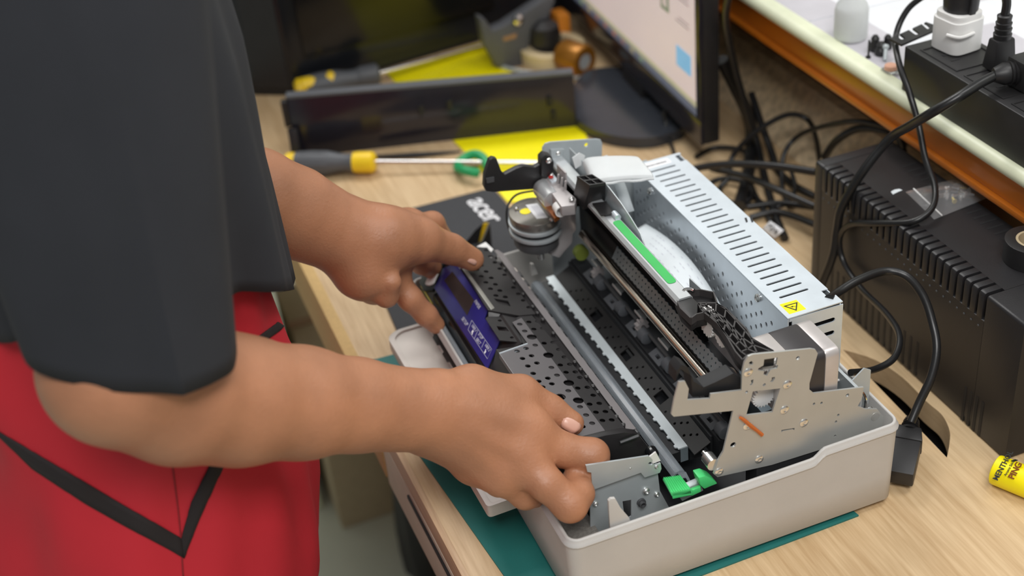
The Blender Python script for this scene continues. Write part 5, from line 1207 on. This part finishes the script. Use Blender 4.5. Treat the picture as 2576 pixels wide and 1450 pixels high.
# ---- right arm and hand
def arm_field(lo, hi, arm, palm, fingers, h=.0018):
    F = Field(lo, hi, h); F.chain(arm, .012)
    for a, b in palm: F.cap(a[0], b[0], a[1], b[1], .012)
    base = F.f; tot = base
    for ch, k in fingers:
        F.blank(); F.chain(ch, .005); tot = np.minimum(tot, smin(base, F.f, k))     # fingers join the palm, not one another
    F.f = tot; return F
wR = J(1075, 1034, .952, .0262)
armR = [(UD(338, 872, .795) * .5 + (SH_R + np.array((0, .012, .035))) * .5 + RC[2] * .004, .040), (UD(338, 872, .795) + RC[2] * .002, .0415), (EL_R, .0455), J(450, 985, .832, .0440), J(600, 1008, .862, .0405), J(760, 1014, .893, .0360), J(900, 1020, .920, .0305), J(1000, 1030, .939, .0272), wR]
iM, mM, rM, pM = J(1325, 1085, .976, .0150), J(1308, 1142, .972, .0150), J(1262, 1182, .974, .0140), J(1190, 1166, .984, .0130)
cM = J(1185, 988, .974, .0165)
palmR = [(wR, cM), (J(1105, 1005, .955, .018), iM), (J(1100, 1035, .950, .019), mM), (J(1095, 1060, .955, .018), rM), (J(1085, 1085, .962, .018), pM), (cM, iM), (J(1240, 1040, .972, .018), J(1240, 1110, .972, .018)), (iM, mM), (mM, rM), (rM, pM), (cM, J(1290, 1010, .985, .014)), (J(1180, 1040, .962, .021), J(1290, 1085, .976, .017)), (J(1160, 1080, .964, .020), J(1250, 1150, .976, .016))]
fingR = [([J(1230, 988, .985, .0150), J(1310, 992, .992, .0140), J(1384, 1034, 1.000, .0116), J(1438, 1066, 1.001, .0096)], .006),
         ([iM, J(1412, 1132, .982, .0126), J(1490, 1146, .985, .0122), J(1488, 1176, .990, .0116), J(1466, 1196, 1.004, .0098)], .009),
         ([mM, J(1372, 1216, .964, .0124), J(1434, 1270, .966, .0126), J(1456, 1242, .976, .0110), J(1446, 1208, .984, .0100)], .010),
         ([rM, J(1322, 1240, .985, .0120), J(1345, 1246, 1.010, .0100)], .010),
         ([pM, J(1255, 1215, .995, .0100), J(1275, 1222, 1.012, .0085)], .007)]
FR = arm_field((-.345, -.045, .045), (.070, .130, .500), armR, palmR, fingR)
# tendons and knuckles on the back of the hand
for a, b in ((J(1150, 1030, .9385, .004), J(1320, 1068, .9625, .0045)), (J(1140, 1050, .9385, .004), J(1300, 1138, .9565, .0045)), (J(1130, 1075, .942, .004), J(1255, 1182, .9605, .0045))):
    FR.cap(a[0], b[0], a[1], b[1], .007)
VR, QR = FR.mesh(); VR = smooth_mesh(VR, QR, 3)
# ---- left arm and hand
wL = J(882, 600, 1.137, .0290)
armL = [(EL_L * .5 + SH_L * .5, .048), (EL_L, .045), J(640, 497, 1.085, .0385), J(740, 535, 1.108, .0362), J(820, 572, 1.125, .0318), wL]
cL, hL = J(965, 600, 1.140, .0250), J(918, 680, 1.142, .0255)
iL, mL, rL, pL = J(1025, 572, 1.192, .0130), J(1015, 625, 1.192, .0130), J(985, 690, 1.172, .0122), J(942, 722, 1.162, .0125)
palmL = [(wL, cL), (wL, hL), (wL, J(985, 600, 1.170, .020)), (cL, J(1040, 600, 1.155, .019)), (hL, pL), (J(940, 640, 1.155, .024), J(990, 640, 1.175, .018)), (cL, iL), (iL, mL), (mL, rL), (rL, pL), (J(900, 600, 1.15, .02), iL)]
fingL = [([J(1000, 602, 1.148, .0225), J(1062, 606, 1.162, .0180), J(1135, 627, 1.186, .0132), J(1188, 653, 1.201, .0108)], .010),
         ([iL, J(1088, 563, 1.220, .0108), J(1122, 612, 1.243, .0092), J(1128, 650, 1.250, .0082)], .008),
         ([mL, J(1062, 660, 1.225, .0108), J(1108, 690, 1.258, .0090)], .007),
         ([rL, J(1032, 752, 1.176, .0106), J(1072, 793, 1.188, .0096), J(1096, 818, 1.198, .0084)], .006),
         ([pL, J(972, 744, 1.142, .0098), J(986, 710, 1.130, .0085)], .005)]
FLD = arm_field((-.335, .215, .055), (.075, .440, .500), armL, palmL, fingL)
VL, QL = FLD.mesh(); VL = smooth_mesh(VL, QL, 3)
# ---- rest of the body, coarser, inside the clothes
FB = Field((-.44, -.02, FZ - .01), (.0, .48, .95), .008)
TC = np.array((-.255, .23, 0))
def b_(x, y, z): return np.array((x, y, z))
for s_ in (-1, 1):
    sh = SH_R if s_ < 0 else SH_L; el = EL_R if s_ < 0 else EL_L
    FB.cap(sh, sh * .6 + el * .4, .040, .038, .02)
    FB.cap(sh, b_(-.245, .23, .60), .045, .055, .03)
    FB.cap(b_(-.245, .23 + s_ * .08, .50), b_(-.255, .23 + s_ * .07, .25), .075, .070, .03)
    FB.cap(b_(-.255, .23 + s_ * .07, .25), b_(-.265, .23 + s_ * .075, .08), .075, .085, .03)
    FB.cap(b_(-.265, .23 + s_ * .08, .05), b_(-.262, .23 + s_ * .09, -.28), .080, .052, .02)
    FB.cap(b_(-.262, .23 + s_ * .09, -.28), b_(-.285, .23 + s_ * .09, FZ + .07), .050, .036, .02)
    FB.cap(b_(-.285, .23 + s_ * .09, FZ + .05), b_(-.19, .23 + s_ * .10, FZ + .03), .035, .024, .02)
FB.cap(b_(-.235, .23, .60), b_(-.195, .23, .69), .050, .046, .02)
FB.cap(b_(-.185, .23, .75), b_(-.160, .23, .80), .068, .072, .02)          # skull
FB.cap(b_(-.130, .23, .705), b_(-.115, .23, .715), .036, .026, .03)         # jaw
FB.cap(b_(-.103, .23, .765), b_(-.090, .23, .742), .008, .012, .012)         # nose
for s_ in (-1, 1): FB.cap(b_(-.170, .23 + s_ * .074, .765), b_(-.172, .23 + s_ * .078, .735), .012, .008, .008)
VB, QB = FB.mesh(); VB = smooth_mesh(VB, QB, 2)
pe = thing('person', 'person in a charcoal shirt and red shorts holding the black printer unit with both hands', 'person', (-.25, .23, FZ))
Vb = np.concatenate([VR, VL, VB]); Qb = np.concatenate([QR, QL + len(VR), QB + len(VR) + len(VL)])
me = bpy.data.meshes.new('body'); me.from_pydata((Vb - WORLD[pe]).tolist(), [], Qb.tolist())
for p in me.polygons: p.use_smooth = True
sk = mat('skin', '#ab7657', .46, var=.13, scale=24, bump=.35, bscale=420, sss=.06)
me.materials.append(sk); body = bpy.data.objects.new('body', me); COL.objects.link(body); place(body, WORLD[pe], pe)
body.data.update()
# fingernails
mat('nail', '#d3a492', .28, var=.03)
def nail(px, py, d, along, n_, L, W):
    c = UD(px, py, d); a = np.array(along, float); a /= np.linalg.norm(a); n_ = np.array(n_, float); n_ -= a * (n_ @ a); n_ /= np.linalg.norm(n_); s_ = np.cross(n_, a)
    rws = []
    for i in range(7):
        u = -1 + 2 * i / 6; ww = W * math.sqrt(max(0, 1 - max(0, abs(u) - .45) ** 2 / .42)); rws.append([tuple(c + a * u * L + s_ * ww * v + n_ * (-(v * v) * W * .45 - (u * u) * L * .12)) for v in (-1, -.6, -.2, .2, .6, 1)])
    MB().grid(rws).build('fingernail', 'nail', pe, solid=.0006, ang=70)
toC = -RC[2]
nail(1440, 1063, .9908, UD(1440, 1070, 1.005) - UD(1385, 1038, 1.002), toC * .8 + np.array((0, 0, .9)), .0076, .0066)
nail(1191, 647, 1.1890, UD(1190, 655, 1.203) - UD(1135, 628, 1.186), toC * .7 + np.array((0, 0, .9)), .0066, .0058)
# hair and eyes of the bowed head (above the frame)
hr = MB(); rws = []
for i in range(9):
    a = math.pi * .52 * i / 8; rws.append([(-.172 - .010 * math.sin(a) + .078 * math.sin(a) * math.cos(t) * (1 if math.cos(t) < 0 else .92), .23 + .078 * math.sin(a) * math.sin(t), .782 + .088 * math.cos(a) - (.03 if math.cos(t) < .2 and i > 6 else 0)) for t in [2 * math.pi * j / 28 for j in range(28)]])
hr.grid(rws, True).build('hair', mat('hair_black', '#17130f', .6, bump=.6, bscale=200), pe, solid=.006, ang=60)
for s_ in (-1, 1): MB().lathe((-.104, .23 + s_ * .028, .768), (1, 0, -.2), [(-.004, .008), (0, .007), (.003, .003)], 12).build('eye', 'black_gloss', pe)
MB().hexa([(-.092, .212, .708), (-.086, .23, .708), (-.092, .248, .708), (-.10, .23, .708)], [(-.092, .212, .714), (-.084, .23, .715), (-.092, .248, .714), (-.10, .23, .714)]).build('lips', mat('lip_skin', '#9a5f52', .5), pe)
for s_ in (-1, 1):
    MB().lathe((-.245, .23 + s_ * .095, FZ), (0, 0, 1), [(.0, .046), (.012, .048)], 20).build('shoe_heel', 'black_plastic', pe)
    P = [(-.33, -.03), (-.33, .03), (-.25, .042), (-.16, .045), (-.12, .02), (-.12, -.02), (-.16, -.04), (-.25, -.036)]
    MB().prism([(x, .23 + s_ * .098 + y, FZ + .001) for x, y in P], (0, 0, .075)).build('shoe', 'black_plastic', pe, bevel=.012, seg=3)
# ---- clothes
mat('shirt_cloth', '#282a30', .9, var=.10, scale=14, bump=.15, bscale=1800)
mat('shorts_cloth', '#c3202f', .75, var=.06, scale=10, bump=.12, bscale=1500)
mat('piping_black', '#221b1c', .8)
def closed_loop(keys, n):
    """closed smooth loop through (a, b, sharp) keys, n points"""
    k = len(keys); out = []
    per = max(2, n // k)
    for i in range(k):
        p0, p1, p2, p3 = (np.array(keys[(i + o) % k][:2]) for o in (-1, 0, 1, 2))
        m1 = (p2 - p0) * .5 if not keys[i][2] else (p2 - p1) * .6; m2 = (p3 - p1) * .5 if not keys[(i + 1) % k][2] else (p2 - p1) * .6
        for j in range(per):
            t = j / per; h1, h2, h3, h4 = 2 * t ** 3 - 3 * t ** 2 + 1, -2 * t ** 3 + 3 * t ** 2, t ** 3 - 2 * t ** 2 + t, t ** 3 - t ** 2
            out.append(p1 * h1 + p2 * h2 + m1 * h3 + m2 * h4)
    return out
def sleeve(H, S, e1, keyfn, name, n=64, lev=26, tilt=0):
    ax_ = (S - H); ax_ = ax_ / np.linalg.norm(ax_); e1 = e1 - ax_ * (e1 @ ax_); e1 /= np.linalg.norm(e1); e2 = np.cross(ax_, e1)
    if e2 @ RC[2] > 0: e2 = -e2
    rows = []
    for i in range(lev):
        s_ = i / (lev - 1); c = H + (S - H) * s_
        L_ = closed_loop(keyfn(s_), n)
        rows.append([tuple(c + e1 * p[0] + e2 * p[1] - ax_ * p[0] * tilt * (1 - s_)) for p in L_])
    return MB().grid(rows, True).build(name, 'shirt_cloth', pe, solid=.0022, ang=28)
Hc = UD(338, 872, .795)
def keyR(s):
    w1 = .010 * math.sin(5.5 * s + .6) * s; f = 1 + .15 * s
    return [(-.0600 - .014 * s, .000, 0), (-.047 - .012 * s, .036 * f, 0), (-.006 - .004 * s + w1, .0465 * f, 0), (.0225 + .002 * s, .0420 * f + .004 * s, 0), (.0362 + .006 * s, .0405 * f, 1), (.0500 + .020 * s, .0235 * f + .010 * s, 0), (.0575 + .033 * s, .004, 0), (.046 + .03 * s, -.034, 0), (.0, -.050, 0), (-.046, -.034, 0)]
sleeve(Hc, SH_R + np.array((0, .012, .035)), RC[0], keyR, 'sleeve', tilt=.26)
def keyL(s): return [(.06 * math.cos(a), .055 * math.sin(a), 0) for a in [2 * math.pi * j / 8 for j in range(8)]]
sleeve(EL_L * .8 + SH_L * .2, SH_L + np.array((0, -.01, .03)), np.array((1., 0, 0)), keyL, 'sleeve', 48, 16)
# hem stitching band of the near sleeve
sleeve_len = np.linalg.norm(SH_R - Hc)
# shirt trunk
rows = []; NA = 96
for i in range(34):
    t = i / 33
    row = []
    for j in range(NA):
        a = 2 * math.pi * j / NA; ca, sa = math.cos(a), math.sin(a)      # a = 0 faces the desk (+X), a = -90 faces the camera side
        hem = .203 + .115 * max(0, -sa) ** 1.1 + .02 * (1 - ca) * .5
        z = hem + (.640 - hem) * t
        fold = .0045 * math.sin(9 * a + 3 * t) * (1 - t) + .003 * math.sin(17 * a - 5 * t) * (1 - t)
        k = 1.0 if z < .50 else max(.30, 1 - ((z - .50) / .17) ** 1.5)
        fx = .1245 if z < .42 else .1245 - (z - .42) * .10
        A_ = (fx if ca > 0 else .125) * (.55 + .45 * k) + fold; B_ = .172 * k + fold
        row.append((-.2515 + A_ * ca, .232 + B_ * sa, z))
    rows.append(row)
MB().grid(rows, True).build('shirt', 'shirt_cloth', pe, solid=.0025, ang=60)
# shorts: hips, then two legs
def hip(z):
    tab = [(.36, .112, .150), (.22, .1175, .160), (.16, .1230, .165), (.10, .1245, .170), (.045, .1235, .172), (.015, .1180, .172), (-.02, .1050, .170), (-.06, .090, .158), (-.12, .070, .140)]
    for (z0, a0, b0), (z1, a1, b1) in zip(tab, tab[1:]):
        if z0 >= z >= z1: u = (z0 - z) / (z0 - z1); return a0 + (a1 - a0) * u, b0 + (b1 - b0) * u
    return tab[-1][1:]
rows = []
for i in range(40):
    z = .36 - .44 * i / 39; a_, b2 = hip(z); row = []
    for j in range(NA):
        a = 2 * math.pi * j / NA; ca, sa = math.cos(a), math.sin(a)
        fold = .0035 * math.sin(7 * a + 22 * z) + .002 * math.sin(15 * a - 30 * z)
        bk = .115 if z > .20 else (.115 + .028 * min(1, (.20 - z) / .12) if z > .03 else .143 - .055 * (.03 - z) / .11)
        A_ = (a_ if ca > 0 else bk) + fold; B_ = b2 + fold
        row.append((-.2625 + A_ * ca, .232 + B_ * sa, z))
    rows.append(row)
sh_m = MB().grid(rows, True); shorts = sh_m.build('shorts', 'shorts_cloth', pe, solid=.002, ang=70)
for s_ in (-1, 1):
    rows = []
    for i in range(20):
        z = .02 - .34 * i / 19; row = []
        for j in range(56):
            a = 2 * math.pi * j / 56; ca, sa = math.cos(a), math.sin(a); fold = .004 * math.sin(5 * a + 18 * z)
            row.append((-.2650 + (.098 + fold) * ca, .232 + s_ * .088 + (.084 + fold) * sa, z))
        rows.append(row)
    MB().grid(rows, True).build('shorts_leg', 'shorts_cloth', pe, solid=.002, ang=70)
# black piping and seam sewn on the shorts: follow the cloth surface
bv = BVHTree.FromPolygons([Vector(v) for v in sh_m.v], sh_m.f)
def sew(px, py, lift=.0016):
    d = Vector(ray(px, py)); h_ = bv.ray_cast(Vector(CAM), d.normalized())
    if h_[0] is None: return None
    n_ = h_[1] if h_[1].dot(d) < 0 else -h_[1]
    return h_[0] + n_ * lift
def band(name, up_, lo_, m, lift=.0016, n=40):
    def along(P, t):
        L = [0]
        for a, b in zip(P, P[1:]): L.append(L[-1] + math.dist(a, b))
        x = t * L[-1]
        for i in range(len(P) - 1):
            if x <= L[i + 1] + 1e-9:
                u = (x - L[i]) / max(L[i + 1] - L[i], 1e-9); return (P[i][0] + (P[i + 1][0] - P[i][0]) * u, P[i][1] + (P[i + 1][1] - P[i][1]) * u)
        return P[-1]
    rws = []
    for i in range(n):
        t = i / (n - 1); a, b = along(up_, t), along(lo_, t); r_ = [sew(a[0] + (b[0] - a[0]) * v, a[1] + (b[1] - a[1]) * v, lift) for v in (0, .33, .67, 1)]
        if all(p is not None for p in r_): rws.append([tuple(p) for p in r_])
    if len(rws) > 1: MB().grid(rws).build(name, m, shorts, solid=.0010, ang=70)
band('piping', [(-60, 1040), (0, 1083), (60, 1118), (260, 1238), (455, 1352)], [(-60, 1045), (0, 1093), (85, 1176), (220, 1268), (462, 1402)], 'piping_black')
band('piping', [(455, 1352), (480, 1262), (535, 1150)], [(462, 1402), (505, 1295), (568, 1150)], 'piping_black', .0018)
band('piping', [(722, 742), (712, 790), (690, 815), (640, 850)], [(742, 745), (732, 798), (700, 832), (650, 866)], 'piping_black')
band('seam', [(424, 1120), (448, 1300), (458, 1450)], [(428, 1120), (452, 1300), (462, 1450)], mat('seam_red', '#8a1a22', .8), .0012)
